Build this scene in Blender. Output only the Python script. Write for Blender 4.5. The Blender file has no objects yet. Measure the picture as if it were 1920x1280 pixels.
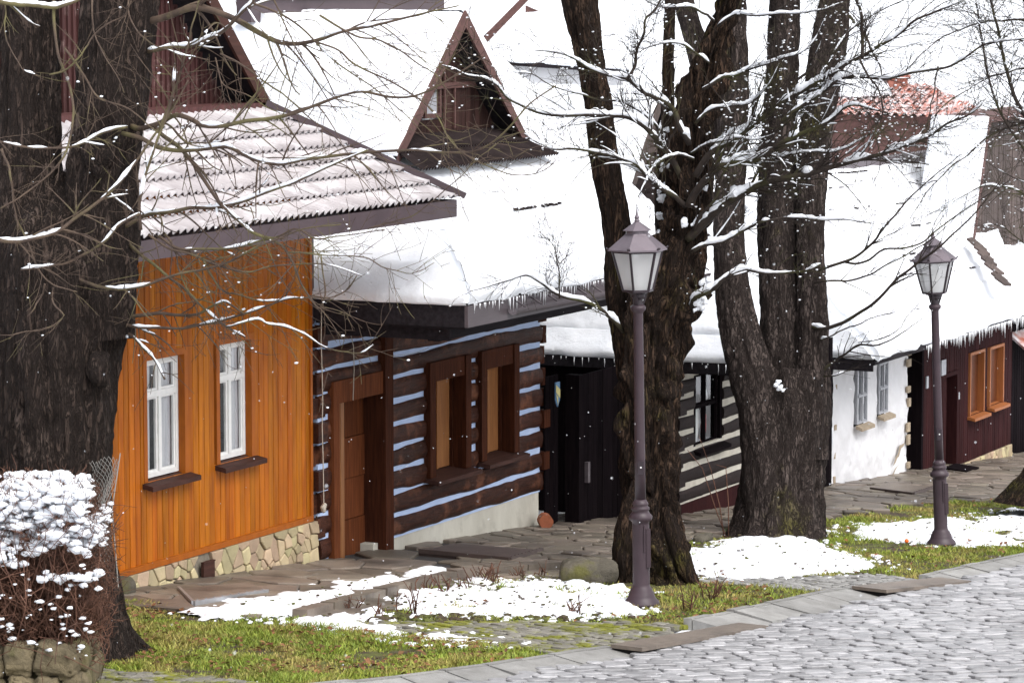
import bpy, math, random
import numpy as np
random.seed(7); RS = np.random.RandomState(11)
C = bpy.context.scene.collection
SC = bpy.context.scene

# ------------------------------------------------------------------ camera, sky, sun, exposure
F = 6400.0; TH = math.radians(25.4); PIT = math.atan(680/F); CZ = 6.4
FH = np.array([math.cos(TH), math.sin(TH), 0.0]); RT = np.array([math.sin(TH), -math.cos(TH), 0.0])
FW = np.array([FH[0]*math.cos(PIT), FH[1]*math.cos(PIT), -math.sin(PIT)]); UP = np.cross(RT, FW)
CAM = np.array([0, 0, CZ])
cd = bpy.data.cameras.new("camera"); cam = bpy.data.objects.new("camera", cd); C.objects.link(cam)
cd.sensor_width = 36; cd.lens = F/1920*36; cd.clip_start = 0.5; cd.clip_end = 9000
cam.location = (0, 0, CZ)
cam.rotation_euler = (math.pi/2 - PIT, 0, TH - math.pi/2)
SC.camera = cam
cd.dof.use_dof = True; cd.dof.focus_distance = 37.0; cd.dof.aperture_fstop = 8.0

SUN_EL, SUN_AZ = 56.0, math.atan2(-0.38, -0.92)       # azimuth measured from +Y towards +X
world = bpy.data.worlds.new("World"); SC.world = world; world.use_nodes = True
nt = world.node_tree; bg = nt.nodes["Background"]
sky = nt.nodes.new("ShaderNodeTexSky"); sky.sky_type = 'NISHITA'; sky.sun_disc = False
sky.sun_elevation = math.radians(SUN_EL); sky.sun_rotation = SUN_AZ
sky.air_density = 1.0; sky.dust_density = 4.0
hs = nt.nodes.new("ShaderNodeHueSaturation"); hs.inputs["Saturation"].default_value = 0.26
nt.links.new(sky.outputs[0], hs.inputs["Color"]); nt.links.new(hs.outputs[0], bg.inputs[0])
bg.inputs[1].default_value = 0.15
sl = bpy.data.lights.new("sun", 'SUN'); sl.energy = 1.0; sl.angle = math.radians(50); sl.color = (1, .97, .93)
so = bpy.data.objects.new("sun", sl); C.objects.link(so)
e = math.radians(SUN_EL); sd = np.array([math.sin(SUN_AZ)*math.cos(e), math.cos(SUN_AZ)*math.cos(e), math.sin(e)])
from mathutils import Vector
so.rotation_euler = Vector(sd).to_track_quat('Z', 'Y').to_euler()
SC.view_settings.view_transform = 'Standard'; SC.view_settings.look = 'None'
SC.view_settings.exposure = 0.92; SC.view_settings.gamma = 1.0

# ------------------------------------------------------------------ survey helpers: sight lines met with walls, ground or a distance
def ray(x, y): return FW + RT*((x-960)/F) - UP*((y-640)/F)
def W(x, y, Y): r = ray(x, y); return CAM + r*(Y/r[1])
def WX(x, y, X): r = ray(x, y); return CAM + r*(X/r[0])
def D(x, y, d): return CAM + ray(x, y)*d
YO = 18.389; SL = -0.07871; GX0, GZ0 = 29.641, 0.1614
def gz(X, Y=0):
    X = np.asarray(X, float); return GZ0 + SL*(np.clip(X, -30, 75) - GX0)
def G(x, y, off=0.0):
    r = ray(x, y); t = (GZ0 - SL*GX0 + off - CZ)/(r[2] - SL*r[0]); return CAM + r*t
def GP(poly): return np.array([G(x, y)[:2] for x, y in poly])

# ------------------------------------------------------------------ noise
def _h(ix, iy, iz, s):
    n = (ix*374761393 + iy*668265263 + iz*1274126177 + s*974634777) & 0xFFFFFFFF
    n = ((n ^ (n >> 13))*1274126177) & 0xFFFFFFFF
    return ((n ^ (n >> 16)) & 0xFFFF)/65535.0
def vn(p, s=0):
    p = np.asarray(p, float); f = np.floor(p).astype(np.int64); t = p-f; t = t*t*(3-2*t); o = 0
    for dx in (0, 1):
        for dy in (0, 1):
            for dz in (0, 1):
                w = (t[..., 0] if dx else 1-t[..., 0])*(t[..., 1] if dy else 1-t[..., 1])*(t[..., 2] if dz else 1-t[..., 2])
                o = o + w*_h(f[..., 0]+dx, f[..., 1]+dy, f[..., 2]+dz, s)
    return o*2-1
def fbm(p, oc=3, s=0):
    a, o, p = 1.0, 0, np.asarray(p, float)
    for i in range(oc): o = o + a*vn(p, s+i); p = p*2.03; a *= .5
    return o
def P3(x, y, z=0): x, y, z = np.broadcast_arrays(x, y, z); return np.stack([x, y, z], -1)

# ------------------------------------------------------------------ mesh building
class MB:
    def __init__(s): s.v = []; s.f = []; s.n = 0
    def add(s, V, F_):
        V = np.asarray(V, float).reshape(-1, 3); s.v.append(V); n = s.n
        s.f.extend([[i+n for i in f] for f in F_]); s.n += len(V)
    def addnp(s, V, F_):
        V = np.asarray(V, float).reshape(-1, 3); s.v.append(V); s.f.extend((np.asarray(F_)+s.n).tolist()); s.n += len(V)
    def box(s, x0, x1, y0, y1, z0, z1):
        s.add([(x0,y0,z0),(x1,y0,z0),(x1,y1,z0),(x0,y1,z0),(x0,y0,z1),(x1,y0,z1),(x1,y1,z1),(x0,y1,z1)],
              [(0,3,2,1),(4,5,6,7),(0,1,5,4),(1,2,6,5),(2,3,7,6),(3,0,4,7)])
    def bar(s, a, b, w, h, up=(0,0,1)):
        a = np.array(a, float); b = np.array(b, float); t = b-a; t /= np.linalg.norm(t)
        u = np.array(up, float); x = np.cross(t, u); x /= np.linalg.norm(x); z = np.cross(x, t)
        V = [p + x*sx*w/2 + z*sz*h/2 for p in (a, b) for sx, sz in ((-1,-1),(1,-1),(1,1),(-1,1))]
        s.add(V, [(0,1,2,3),(7,6,5,4),(0,4,5,1),(1,5,6,2),(2,6,7,3),(3,7,4,0)])
    def slab(s, P, thick):                     # polygon P (outer face), thickened by the vector thick
        P = np.array(P, float); n = len(P); Q = P + np.array(thick, float)
        s.add(np.vstack([P, Q]), [list(range(n)), list(range(2*n-1, n-1, -1))] + [(i, i+n, (i+1) % n+n, (i+1) % n) for i in range(n)])
    def grid(s, V):                            # V: (a,b,3)
        a, b = V.shape[:2]; i = np.arange(a*b).reshape(a, b)
        s.addnp(V, np.stack([i[:-1,:-1], i[1:,:-1], i[1:,1:], i[:-1,1:]], -1).reshape(-1, 4))
    def tube(s, pts, rad, n=6, cap=True, jitter=0):
        pts = np.asarray(pts, float); k = len(pts); rad = np.broadcast_to(np.asarray(rad, float), (k,))
        t = np.gradient(pts, axis=0); t /= np.linalg.norm(t, axis=1)[:, None]+1e-9
        ref = np.array([.31, .17, .93]) if abs(t[:, 2]).mean() < .8 else np.array([.9, .3, .1])
        x = np.cross(t, ref); x /= np.linalg.norm(x, axis=1)[:, None]+1e-9; y = np.cross(t, x)
        a = np.arange(n)*2*math.pi/n
        R = rad[:, None]*(1+jitter*RS.uniform(-1, 1, (k, n))) if jitter else np.repeat(rad[:, None], n, 1)
        V = pts[:, None] + x[:, None]*(np.cos(a)[None, :, None]*R[..., None]) + y[:, None]*(np.sin(a)[None, :, None]*R[..., None])
        i = np.arange(k*n).reshape(k, n); j = np.roll(i, -1, 1)
        s.addnp(V, np.stack([i[:-1], j[:-1], j[1:], i[1:]], -1).reshape(-1, 4))
        if cap: s.f.append([int(q)+s.n-k*n for q in i[-1]]); s.f.append([int(q)+s.n-k*n for q in i[0][::-1]])
    def lathe(s, prof, n=24, c=(0, 0, 0), ang=0):
        c = np.array(c, float); a = ang+np.arange(n)*2*math.pi/n
        V = np.array([[(r*math.cos(q), r*math.sin(q), z) for q in a] for r, z in prof])+c
        k = len(prof); i = np.arange(k*n).reshape(k, n); j = np.roll(i, -1, 1)
        s.addnp(V, np.stack([i[:-1], j[:-1], j[1:], i[1:]], -1).reshape(-1, 4))
        s.f.append([int(q)+s.n-k*n for q in i[-1]]); s.f.append([int(q)+s.n-k*n for q in i[0][::-1]])
    def lump(s, c, r, k=0, nu=10, nv=7, sq=(1, 1, 1), amp=.25):
        u = np.linspace(0, 2*math.pi, nu, endpoint=False); v = np.linspace(0.001, math.pi-.001, nv)
        d = np.stack([np.outer(np.sin(v), np.cos(u)), np.outer(np.sin(v), np.sin(u)), np.outer(np.cos(v), np.ones(nu))], -1)
        q = d*(1+amp*fbm(d*1.6+k*7.31, 2))[..., None]*r*np.array(sq)+np.array(c)
        i = np.arange(nu*nv).reshape(nv, nu); j = np.roll(i, -1, 1)
        s.addnp(q, np.stack([i[:-1], i[1:], j[1:], j[:-1]], -1).reshape(-1, 4))
    def build(s, name, mat, parent=None, smooth=False, local=False):
        V = np.vstack(s.v) if s.v else np.zeros((0, 3))
        me = bpy.data.meshes.new(name); me.from_pydata(V.tolist(), [], s.f)
        if smooth: me.polygons.foreach_set("use_smooth", [True]*len(me.polygons))
        me.materials.append(mat); me.update()
        o = bpy.data.objects.new(name, me); C.objects.link(o)
        if parent is not None:
            o.parent = parent
            if not local:
                p = np.array(parent.get('_base', (0, 0, 0)), float) if '_base' in parent else np.zeros(3)
                o.matrix_parent_inverse = __import__('mathutils').Matrix.Translation(Vector(-p))
        return o
def bark_path(px, d, n):
    q = np.array([np.append(D(x, y, d if not isinstance(d, (list, tuple)) else d[i]), w_*(d if not isinstance(d, (list, tuple)) else d[i])/F) for i, (x, y, w_) in enumerate(px)])
    s = np.r_[0, np.cumsum(np.linalg.norm(np.diff(q[:, :3], axis=0), axis=1))]; t = np.linspace(0, s[-1], n); out = []
    for k in range(4):
        y = q[:, k]; m = np.gradient(y, s); i = np.clip(np.searchsorted(s, t)-1, 0, len(s)-2); hh = s[i+1]-s[i]; u = (t-s[i])/hh
        out.append((2*u**3-3*u**2+1)*y[i]+(u**3-2*u**2+u)*hh*m[i]+(-2*u**3+3*u**2)*y[i+1]+(u**3-u**2)*hh*m[i+1])
    return np.stack(out[:3], -1), out[3]
def tag(o, label, cat, group=None):
    o['label'] = label; o['category'] = cat
    if group: o['group'] = group
    return o
def kind(o, k): o['kind'] = k; return o
def thing(name, loc, label, cat, group=None):
    o = bpy.data.objects.new(name, None); C.objects.link(o); o.location = [float(v) for v in loc]
    o['_base'] = [float(v) for v in loc]; o.empty_display_size = .2
    return tag(o, label, cat, group)
def copy_tree(o, parent=None):
    c = o.copy(); C.objects.link(c)
    if parent is not None: c.parent = parent
    for ch in list(o.children): copy_tree(ch, c)
    return c

# ------------------------------------------------------------------ materials
def M(name, c1, c2=None, scale=4, st=(1, 1, 1), rough=.75, bump=.3, bscale=30, bst=None, bdist=.01, island=0.0, hue=0.0, spec=.3,
      c3=None, s3=1.2, t3=(.5, .65), crack=None, st3=(1, 1, 1), detail=6, coat=0, metallic=0):
    m = bpy.data.materials.new(name); m.use_nodes = True; n = m.node_tree.nodes; L = m.node_tree.links
    b = n["Principled BSDF"]; b.inputs["Roughness"].default_value = rough; b.inputs["Specular IOR Level"].default_value = spec
    b.inputs["Coat Weight"].default_value = coat; b.inputs["Metallic"].default_value = metallic
    tc = n.new("ShaderNodeTexCoord")
    def noise(sc, stv, det=6, ro=.6):
        mp = n.new("ShaderNodeMapping"); mp.inputs["Scale"].default_value = stv; L.new(tc.outputs["Object"], mp.inputs[0])
        t = n.new("ShaderNodeTexNoise"); t.inputs["Scale"].default_value = sc; t.inputs["Detail"].default_value = det; t.inputs["Roughness"].default_value = ro
        L.new(mp.outputs[0], t.inputs["Vector"]); return t
    def mix(f, a, bb):
        x = n.new("ShaderNodeMix"); x.data_type = 'RGBA'; L.new(f, x.inputs[0])
        for sock, v in ((x.inputs[6], a), (x.inputs[7], bb)):
            if isinstance(v, tuple): sock.default_value = (*v, 1)
            else: L.new(v, sock)
        return x.outputs[2]
    def rng(f, a, bb):
        x = n.new("ShaderNodeMapRange"); x.inputs[1].default_value = a; x.inputs[2].default_value = bb; L.new(f, x.inputs[0]); return x.outputs[0]
    t = noise(scale, st, detail); col = mix(rng(t.outputs[0], .3, .7), c1, c2 or c1)
    if c3: t3n = noise(s3, st3, 5); col = mix(rng(t3n.outputs[0], *t3), col, c3)
    if island or hue:
        g = n.new("ShaderNodeNewGeometry"); h = n.new("ShaderNodeHueSaturation")
        mr = n.new("ShaderNodeMapRange"); mr.inputs[3].default_value = 1-island; mr.inputs[4].default_value = 1+island
        L.new(g.outputs["Random Per Island"], mr.inputs[0]); L.new(mr.outputs[0], h.inputs["Value"])
        if hue:
            wn = n.new("ShaderNodeTexWhiteNoise"); wn.noise_dimensions = '1D'; L.new(g.outputs["Random Per Island"], wn.inputs["W"])
            m2 = n.new("ShaderNodeMapRange"); m2.inputs[3].default_value = .5-hue; m2.inputs[4].default_value = .5+hue
            L.new(wn.outputs[0], m2.inputs[0]); L.new(m2.outputs[0], h.inputs["Hue"])
        L.new(col, h.inputs["Color"]); col = h.outputs[0]
    bh = None
    if bump:
        bt = noise(bscale, bst or st, 8, .65); bh = bt.outputs[0]
    if crack:                                 # (scale, stretch, dark colour, width): fissures
        def furrow(sc, stv, wd):
            f1 = noise(sc, stv, 4, .6); f1.inputs["Distortion"].default_value = .7; s1 = n.new("ShaderNodeMath"); s1.operation = 'SUBTRACT'; s1.inputs[1].default_value = .5; L.new(f1.outputs[0], s1.inputs[0])
            s2 = n.new("ShaderNodeMath"); s2.operation = 'ABSOLUTE'; L.new(s1.outputs[0], s2.inputs[0]); return rng(s2.outputs[0], 0, wd)
        fa = furrow(crack[0], crack[1], crack[3]); fb = furrow(crack[0]*2.3, tuple(v*(1.15 if k_ < 2 else 1.6) for k_, v in enumerate(crack[1])), crack[3]*.9)
        mm = n.new("ShaderNodeMath"); mm.operation = 'MULTIPLY'; L.new(fa, mm.inputs[0]); L.new(fb, mm.inputs[1]); cr = mm.outputs[0]; col = mix(cr, crack[2], col)
        if bh is not None:
            ad = n.new("ShaderNodeMath"); ad.operation = 'MULTIPLY_ADD'; L.new(cr, ad.inputs[0]); ad.inputs[1].default_value = .9; L.new(bh, ad.inputs[2]); bh = ad.outputs[0]
        else: bh = cr
    L.new(col, b.inputs["Base Color"])
    if bh is not None:
        bp = n.new("ShaderNodeBump"); bp.inputs["Strength"].default_value = min(1, bump); bp.inputs["Distance"].default_value = bdist*max(1, bump)
        L.new(bh, bp.inputs["Height"]); L.new(bp.outputs[0], b.inputs["Normal"])
    return m
MT = dict(
 snow=M("snow", (.86,.88,.92), (.83,.86,.91), 2, rough=.6, bump=.5, bscale=14, bdist=.03, spec=.2),
 orange=M("orange_planks", (.46,.142,.009), (.34,.094,.006), 3, (6,6,.45), rough=.45, bump=.4, bscale=10, bst=(12,12,.6), bdist=.004, island=.2, hue=.006, c3=(.20,.048,.006), s3=3.2, t3=(.44,.84), st3=(6,6,.5), spec=.15),
 orange_trim=M("orange_trim", (.38,.105,.008), (.26,.066,.006), 3, (3,3,1), rough=.45, bump=.2, bscale=20, bdist=.003, spec=.2),
 stone_face=M("facing_stone", (.50,.40,.25), (.36,.29,.19), 5, rough=.8, bump=.6, bscale=18, bdist=.02, island=.24, hue=.03),
 mortar=M("mortar", (.25,.22,.17), (.13,.11,.09), 20, rough=.9, bump=.5, bscale=50),
 white_paint=M("white_paint", (.80,.80,.79), (.70,.70,.69), 9, rough=.4, bump=.1, bscale=40, bdist=.002),
 dark_sill=M("dark_sill", (.075,.035,.028), (.04,.02,.016), 6, (.5,3,3), spec=.1, rough=.6, bump=.3, bscale=30, bdist=.004),
 curtain=M("curtain", (.56,.55,.57), (.36,.36,.40), 3, (14,4,.4), rough=.9, bump=.5, bscale=6, bst=(14,4,.4), bdist=.02),
 dark=M("dark_interior", (.012,.010,.010), rough=.9, bump=0),
 log=M("dark_log", (.070,.023,.012), (.020,.007,.005), 5, (.7,5,7), rough=.5, bump=1, bscale=9, bst=(.8,6,9), bdist=.014, island=.22, c3=(.17,.066,.034), s3=4.5, t3=(.52,.72), spec=.18),
 log_far=M("weathered_log", (.030,.019,.018), (.014,.010,.010), 5, (.7,5,7), rough=.7, bump=.6, bscale=9, bst=(.8,6,9), bdist=.014, island=.2, spec=.18),
 chink=M("pale_blue_chinking", (.50,.61,.84), (.42,.53,.76), 6, rough=.8, bump=.4, bscale=25),
 chink_far=M("cream_chinking", (.60,.57,.50), (.45,.42,.36), 6, rough=.85, bump=.5, bscale=25),
 board=M("brown_board", (.072,.023,.011), (.030,.010,.006), 4, (8,8,.6), rough=.75, bump=.4, bscale=8, bst=(14,14,.8), bdist=.004, island=.15, spec=.06),
 board_warm=M("warm_board", (.155,.048,.018), (.075,.023,.010), 4, (8,8,.6), rough=.7, bump=.4, bscale=8, bst=(14,14,.8), bdist=.004, island=.2, spec=.06),
 board_light=M("light_board", (.30,.13,.045), (.19,.075,.028), 4, (8,8,.6), rough=.5, bump=.3, bscale=8, bst=(14,14,.8), bdist=.004, island=.1),
 yellow=M("yellow_strip", (.80,.36,.02), (.6,.24,.02), 8, rough=.6, bump=.2),
 concrete=M("pale_plinth", (.60,.58,.51), (.45,.43,.37), 2.2, (1,1,.5), rough=.85, bump=.4, bscale=22, bdist=.01, c3=(.36,.34,.29), s3=3, t3=(.55,.75)),
 fascia=M("dark_fascia", (.030,.026,.030), (.014,.012,.014), 4, (.5,4,4), rough=.75, bump=.2, bscale=20, bdist=.004, spec=.06),
 fascia_grey=M("grey_fascia", (.115,.095,.105), (.08,.066,.072), 3, (.4,3,3), rough=.4, bump=.2, bscale=20, bdist=.004),
 purple_metal=M("plum_metal", (.078,.055,.062), (.055,.039,.045), 3, rough=.4, bump=.15, bscale=12, bdist=.004),
 tile_metal=M("frosted_corrugated", (.42,.39,.397), (.30,.272,.28), 2.5, (1,1,1), rough=.4, bump=.2, bscale=30, bdist=.004, c3=(.66,.645,.665), s3=2.4, t3=(.50,.78)),
 gable=M("maroon_battens", (.105,.045,.042), (.05,.022,.022), 3, (9,9,.5), rough=.65, bump=.5, bscale=9, bst=(14,14,.7), bdist=.006, island=.3, c3=(.20,.13,.12), s3=5, t3=(.58,.75), spec=.18),
 dormer_wood=M("dormer_wood", (.050,.026,.022), (.024,.013,.012), 4, (6,6,.8), rough=.65, bump=.4, bscale=12, bst=(12,12,1), bdist=.005, island=.25, spec=.06),
 dormer_trim=M("dormer_trim", (.125,.062,.054), (.07,.034,.03), 5, (3,3,3), rough=.6, bump=.3, bscale=25, bdist=.004),
 corr_dark=M("dark_corrugated", (.030,.022,.022), (.015,.011,.011), 5, rough=.8, bump=.2, bscale=30, bdist=.004, spec=.06),
 grey_wood=M("grey_boards", (.10,.075,.066), (.042,.031,.029), 4, (7,7,.6), rough=.8, bump=.5, bscale=9, bst=(12,12,.8), bdist=.006, island=.3),
 black_wood=M("black_boards", (.010,.007,.008), (.004,.003,.004), 4, (7,7,.5), rough=.85, bump=.4, bscale=10, bst=(14,14,.7), bdist=.004, island=.25, spec=.02),
 shop_wood=M("plum_boards", (.042,.013,.013), (.020,.007,.008), 4, (7,7,.5), rough=.8, bump=.3, bscale=10, bst=(14,14,.7), bdist=.003, island=.2, spec=.05),
 whitewash=M("whitewash", (.76,.76,.78), (.68,.68,.70), 1.5, rough=.9, bump=.6, bscale=5, bdist=.03, c3=(.55,.48,.38), s3=2.6, t3=(.68,.72)),
 bare_stone=M("bare_stone", (.42,.34,.25), (.28,.23,.17), 7, rough=.9, bump=.6, bscale=20, bdist=.02, island=.2),
 grey_frame=M("grey_frame", (.42,.43,.46), (.33,.34,.37), 8, rough=.6, bump=.1),
 bark=M("brown_bark", (.085,.060,.049), (.042,.030,.025), 5, (2.2,2.2,.6), rough=.9, bump=1.6, bscale=9, bst=(3.5,3.5,1.3), bdist=.03, c3=(.13,.097,.082), s3=3.5, t3=(.52,.72), crack=(3.2,(2.4,2.4,.42),(.022,.016,.014),.075), spec=.15),
 bark_gnarl=M("gnarled_bark", (.105,.066,.045), (.040,.026,.019), 4, (2,2,.5), rough=.95, bump=1.6, bscale=6, bst=(3.4,3.4,.9), bdist=.035, c3=(.075,.066,.018), s3=1.5, t3=(.55,.72), crack=(2.6,(2.6,2.6,.34),(.016,.011,.009),.075), spec=.12),
 bark_grey=M("grey_bark", (.125,.098,.088), (.058,.045,.041), 5, (2.2,2.2,.6), rough=.92, bump=1.5, bscale=9, bst=(3,3,1.1), bdist=.028, c3=(.095,.085,.025), s3=.9, t3=(.58,.70), crack=(3.6,(2.3,2.3,.50),(.028,.021,.019),.075), spec=.12),
 twig=M("twig", (.105,.072,.050), (.045,.030,.024), 9, rough=.7, bump=.3, bscale=40, bdist=.003, c3=(.12,.105,.045), s3=2.5, t3=(.5,.65), spec=.3),
 twig_dark=M("dark_twig", (.042,.032,.026), (.024,.018,.016), 9, rough=.8, bump=.3, bscale=40, bdist=.003, c3=(.06,.058,.025), s3=2, t3=(.5,.65), spec=.2),
 hedge_twig=M("hedge_twig", (.15,.075,.050), (.06,.030,.022), 9, rough=.8, bump=0, island=.4, spec=.2),
 grass=M("grass_blade", (.25,.31,.040), (.17,.21,.035), 1.2, rough=.6, bump=0, island=.4, hue=.022, c3=(.36,.285,.095), s3=1.6, t3=(.46,.66), spec=.3),
 soil=M("soil", (.085,.062,.042), (.040,.028,.020), 8, rough=.95, bump=1, bscale=20, bdist=.03, c3=(.10,.11,.03), s3=3, t3=(.45,.6)),
 leaf=M("dead_leaf", (.20,.090,.036), (.10,.048,.022), 5, rough=.7, bump=0, island=.5, hue=.012),
 sett=M("road_sett", (.38,.375,.385), (.235,.232,.24), 4, rough=.34, bump=.6, bscale=14, bdist=.02, island=.28, spec=.6, c3=(.17,.17,.177), s3=.8, t3=(.52,.80)),
 joint=M("joint_dirt", (.055,.052,.052), (.03,.028,.028), 20, rough=.9, bump=.5, bscale=40),
 moss_sett=M("mossy_sett", (.22,.21,.18), (.14,.13,.11), 6, rough=.7, bump=.6, bscale=14, bdist=.02, island=.25, c3=(.15,.155,.02), s3=3.2, t3=(.48,.58)),
 kerb=M("kerb_stone", (.30,.295,.285), (.20,.195,.185), 5, rough=.65, bump=.6, bscale=14, bdist=.02, island=.16, c3=(.13,.12,.05), s3=4, t3=(.66,.75)),
 flag=M("flagstone", (.200,.168,.135), (.125,.105,.087), 2.2, rough=.45, bump=.6, bscale=9, bdist=.02, island=.26, hue=.012, c3=(.075,.063,.053), s3=1.5, t3=(.5,.7)),
 iron=M("rusty_plate", (.10,.075,.068), (.06,.045,.042), 5, rough=.5, bump=.4, bscale=30, bdist=.004),
 zinc=M("zinc", (.45,.46,.48), (.3,.31,.33), 8, rough=.35, bump=.2, metallic=.6),
 boulder=M("mossy_boulder", (.13,.115,.09), (.065,.058,.045), 4, rough=.9, bump=1, bscale=9, bdist=.04, c3=(.10,.095,.03), s3=3, t3=(.5,.65)),
 cutlog=M("cut_log_end", (.38,.12,.055), (.22,.07,.035), 8, rough=.8, bump=.3),
 lamp=M("plum_lamp_paint", (.062,.043,.052), (.045,.031,.038), 5, rough=.42, bump=.15, bscale=30, bdist=.002),
 lamp_dark=M("dark_lamp_iron", (.035,.026,.032), rough=.4, bump=0),
 lamp_roof=M("lamp_roof_metal", (.16,.135,.155), (.12,.10,.115), 6, rough=.35, bump=.15, metallic=.2),  # paler than the pole: sky reflection put into the colour
 redtile=M("red_tile", (.55,.17,.10), (.42,.12,.075), 5, rough=.6, bump=.2, c3=(.78,.74,.75), s3=3.5, t3=(.38,.62)),  # pale mix: snow dust, plus distance haze put into the colour
 brick=M("chimney_brick", (.45,.20,.15), (.32,.13,.10), 9, rough=.8, bump=.4),
 rope=M("rope", (.42,.38,.32), rough=.9, bump=0), wire=M("galvanised_wire", (.30,.29,.27), rough=.5, bump=0),
 iciclem=M("ice", (.92,.94,.97), rough=.2, bump=0),

 wallstone=M("wall_boulder", (.20,.16,.095), (.09,.075,.05), 4, rough=.9, bump=1, bscale=8, bdist=.04, island=.3, c3=(.075,.072,.025), s3=2.4, t3=(.5,.62)),
 blue=M("pennant_blue", (.10,.20,.34), rough=.6, bump=0), pale=M("pale_yellow", (.55,.48,.20), rough=.6, bump=0),
 red=M("red_cloth", (.55,.02,.03), rough=.7, bump=0), orange_ball=M("orange_peel", (.8,.16,.03), rough=.5, bump=0),
 yellowwall=M("yellow_render", (.75,.55,.05), (.65,.45,.05), 2, rough=.8, bump=.2),
 amber=M("amber_frame", (.33,.115,.034), (.24,.08,.025), 4, (6,6,.6), rough=.6, bump=.2),
 amber_pane=M("amber_board", (.12,.032,.008), (.07,.02,.006), 3, (6,6,.5), rough=.5, bump=.2),
)
def glass(name, tint, mixf):
    m = bpy.data.materials.new(name); m.use_nodes = True; n = m.node_tree.nodes; L = m.node_tree.links; n.remove(n["Principled BSDF"])
    t = n.new("ShaderNodeBsdfTransparent"); t.inputs[0].default_value = (*tint, 1); g = n.new("ShaderNodeBsdfGlossy"); g.inputs["Roughness"].default_value = .03
    lw = n.new("ShaderNodeLayerWeight"); lw.inputs[0].default_value = .5; fr = n.new("ShaderNodeMath"); fr.operation = "POWER"; fr.inputs[1].default_value = 4; L.new(lw.outputs["Facing"], fr.inputs[0]); mx = n.new("ShaderNodeMixShader")
    ad = n.new("ShaderNodeMath"); ad.inputs[1].default_value = mixf; L.new(fr.outputs[0], ad.inputs[0])
    L.new(ad.outputs[0], mx.inputs[0]); L.new(t.outputs[0], mx.inputs[1]); L.new(g.outputs[0], mx.inputs[2]); L.new(mx.outputs[0], n["Material Output"].inputs[0]); return m
MT['glass'] = glass("window_glass", (.96,.98,.98), .05)
def milky():
    m = bpy.data.materials.new("frosted_lamp_glass"); m.use_nodes = True; n = m.node_tree.nodes; L = m.node_tree.links; n.remove(n["Principled BSDF"])
    t = n.new("ShaderNodeBsdfTransparent"); d = n.new("ShaderNodeBsdfDiffuse"); d.inputs[0].default_value = (.88,.89,.90,1)
    tr = n.new("ShaderNodeBsdfTranslucent"); tr.inputs[0].default_value = (.8,.8,.8,1); g = n.new("ShaderNodeBsdfGlossy"); g.inputs["Roughness"].default_value = .08
    a = n.new("ShaderNodeMixShader"); a.inputs[0].default_value = .5; b = n.new("ShaderNodeMixShader"); b.inputs[0].default_value = .72; c = n.new("ShaderNodeMixShader"); c.inputs[0].default_value = .12
    L.new(d.outputs[0], a.inputs[1]); L.new(tr.outputs[0], a.inputs[2]); L.new(t.outputs[0], b.inputs[1]); L.new(a.outputs[0], b.inputs[2])
    L.new(b.outputs[0], c.inputs[1]); L.new(g.outputs[0], c.inputs[2]); L.new(c.outputs[0], n["Material Output"].inputs[0]); return m
MT['milky'] = milky()
def soft_flake():
    m = bpy.data.materials.new("snowflake"); m.use_nodes = True; n = m.node_tree.nodes; L = m.node_tree.links; n.remove(n["Principled BSDF"])
    t = n.new("ShaderNodeBsdfTransparent"); d = n.new("ShaderNodeBsdfDiffuse"); d.inputs[0].default_value = (.9,.92,.95,1); a = n.new("ShaderNodeMixShader"); a.inputs[0].default_value = .42
    L.new(t.outputs[0], a.inputs[1]); L.new(d.outputs[0], a.inputs[2]); L.new(a.outputs[0], n["Material Output"].inputs[0]); return m
MT['flake'] = soft_flake()

# ------------------------------------------------------------------ 2-D stone patterns
def clip(poly, a, n):                          # keep the side where (p-a).n <= 0
    out = []
    for i in range(len(poly)):
        p, q = poly[i], poly[(i+1) % len(poly)]; dp, dq = (p-a)@n, (q-a)@n
        if dp <= 0: out.append(p)
        if dp*dq < 0: out.append(p+(q-p)*(dp/(dp-dq)))
    return out
def voronoi(pts, bounds, near=18):
    x0, x1, y0, y1 = bounds; pts = np.array(pts); res = []
    for p in pts:
        d = ((pts-p)**2).sum(1); o = np.argsort(d)[1:near]
        poly = [np.array(q, float) for q in ((x0, y0), (x1, y0), (x1, y1), (x0, y1))]
        for k in o:
            poly = clip(poly, (p+pts[k])/2, pts[k]-p)
            if len(poly) < 3: break
        if len(poly) >= 3: res.append(np.array(poly))
    return res
def inside(P, poly):
    P = np.asarray(P, float); x, y = P[..., 0], P[..., 1]; r = np.zeros(x.shape, bool); n = len(poly)
    for i in range(n):
        (ax, ay), (bx, by) = poly[i], poly[(i+1) % n]
        if ay == by: continue
        r ^= ((ay > y) != (by > y)) & (x < (bx-ax)*(y-ay)/(by-ay)+ax)
    return r
def sdist(P, poly):
    P = np.asarray(P, float); d = np.full(P.shape[:-1], 1e9); n = len(poly); poly = np.asarray(poly)
    for i in range(n):
        a, b = poly[i], poly[(i+1) % n]; ab = b-a; t = np.clip(((P-a)@ab)/(ab@ab+1e-12), 0, 1)
        d = np.minimum(d, np.linalg.norm(P-a-t[..., None]*ab, axis=-1))
    return np.where(inside(P, poly), d, -d)
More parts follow.
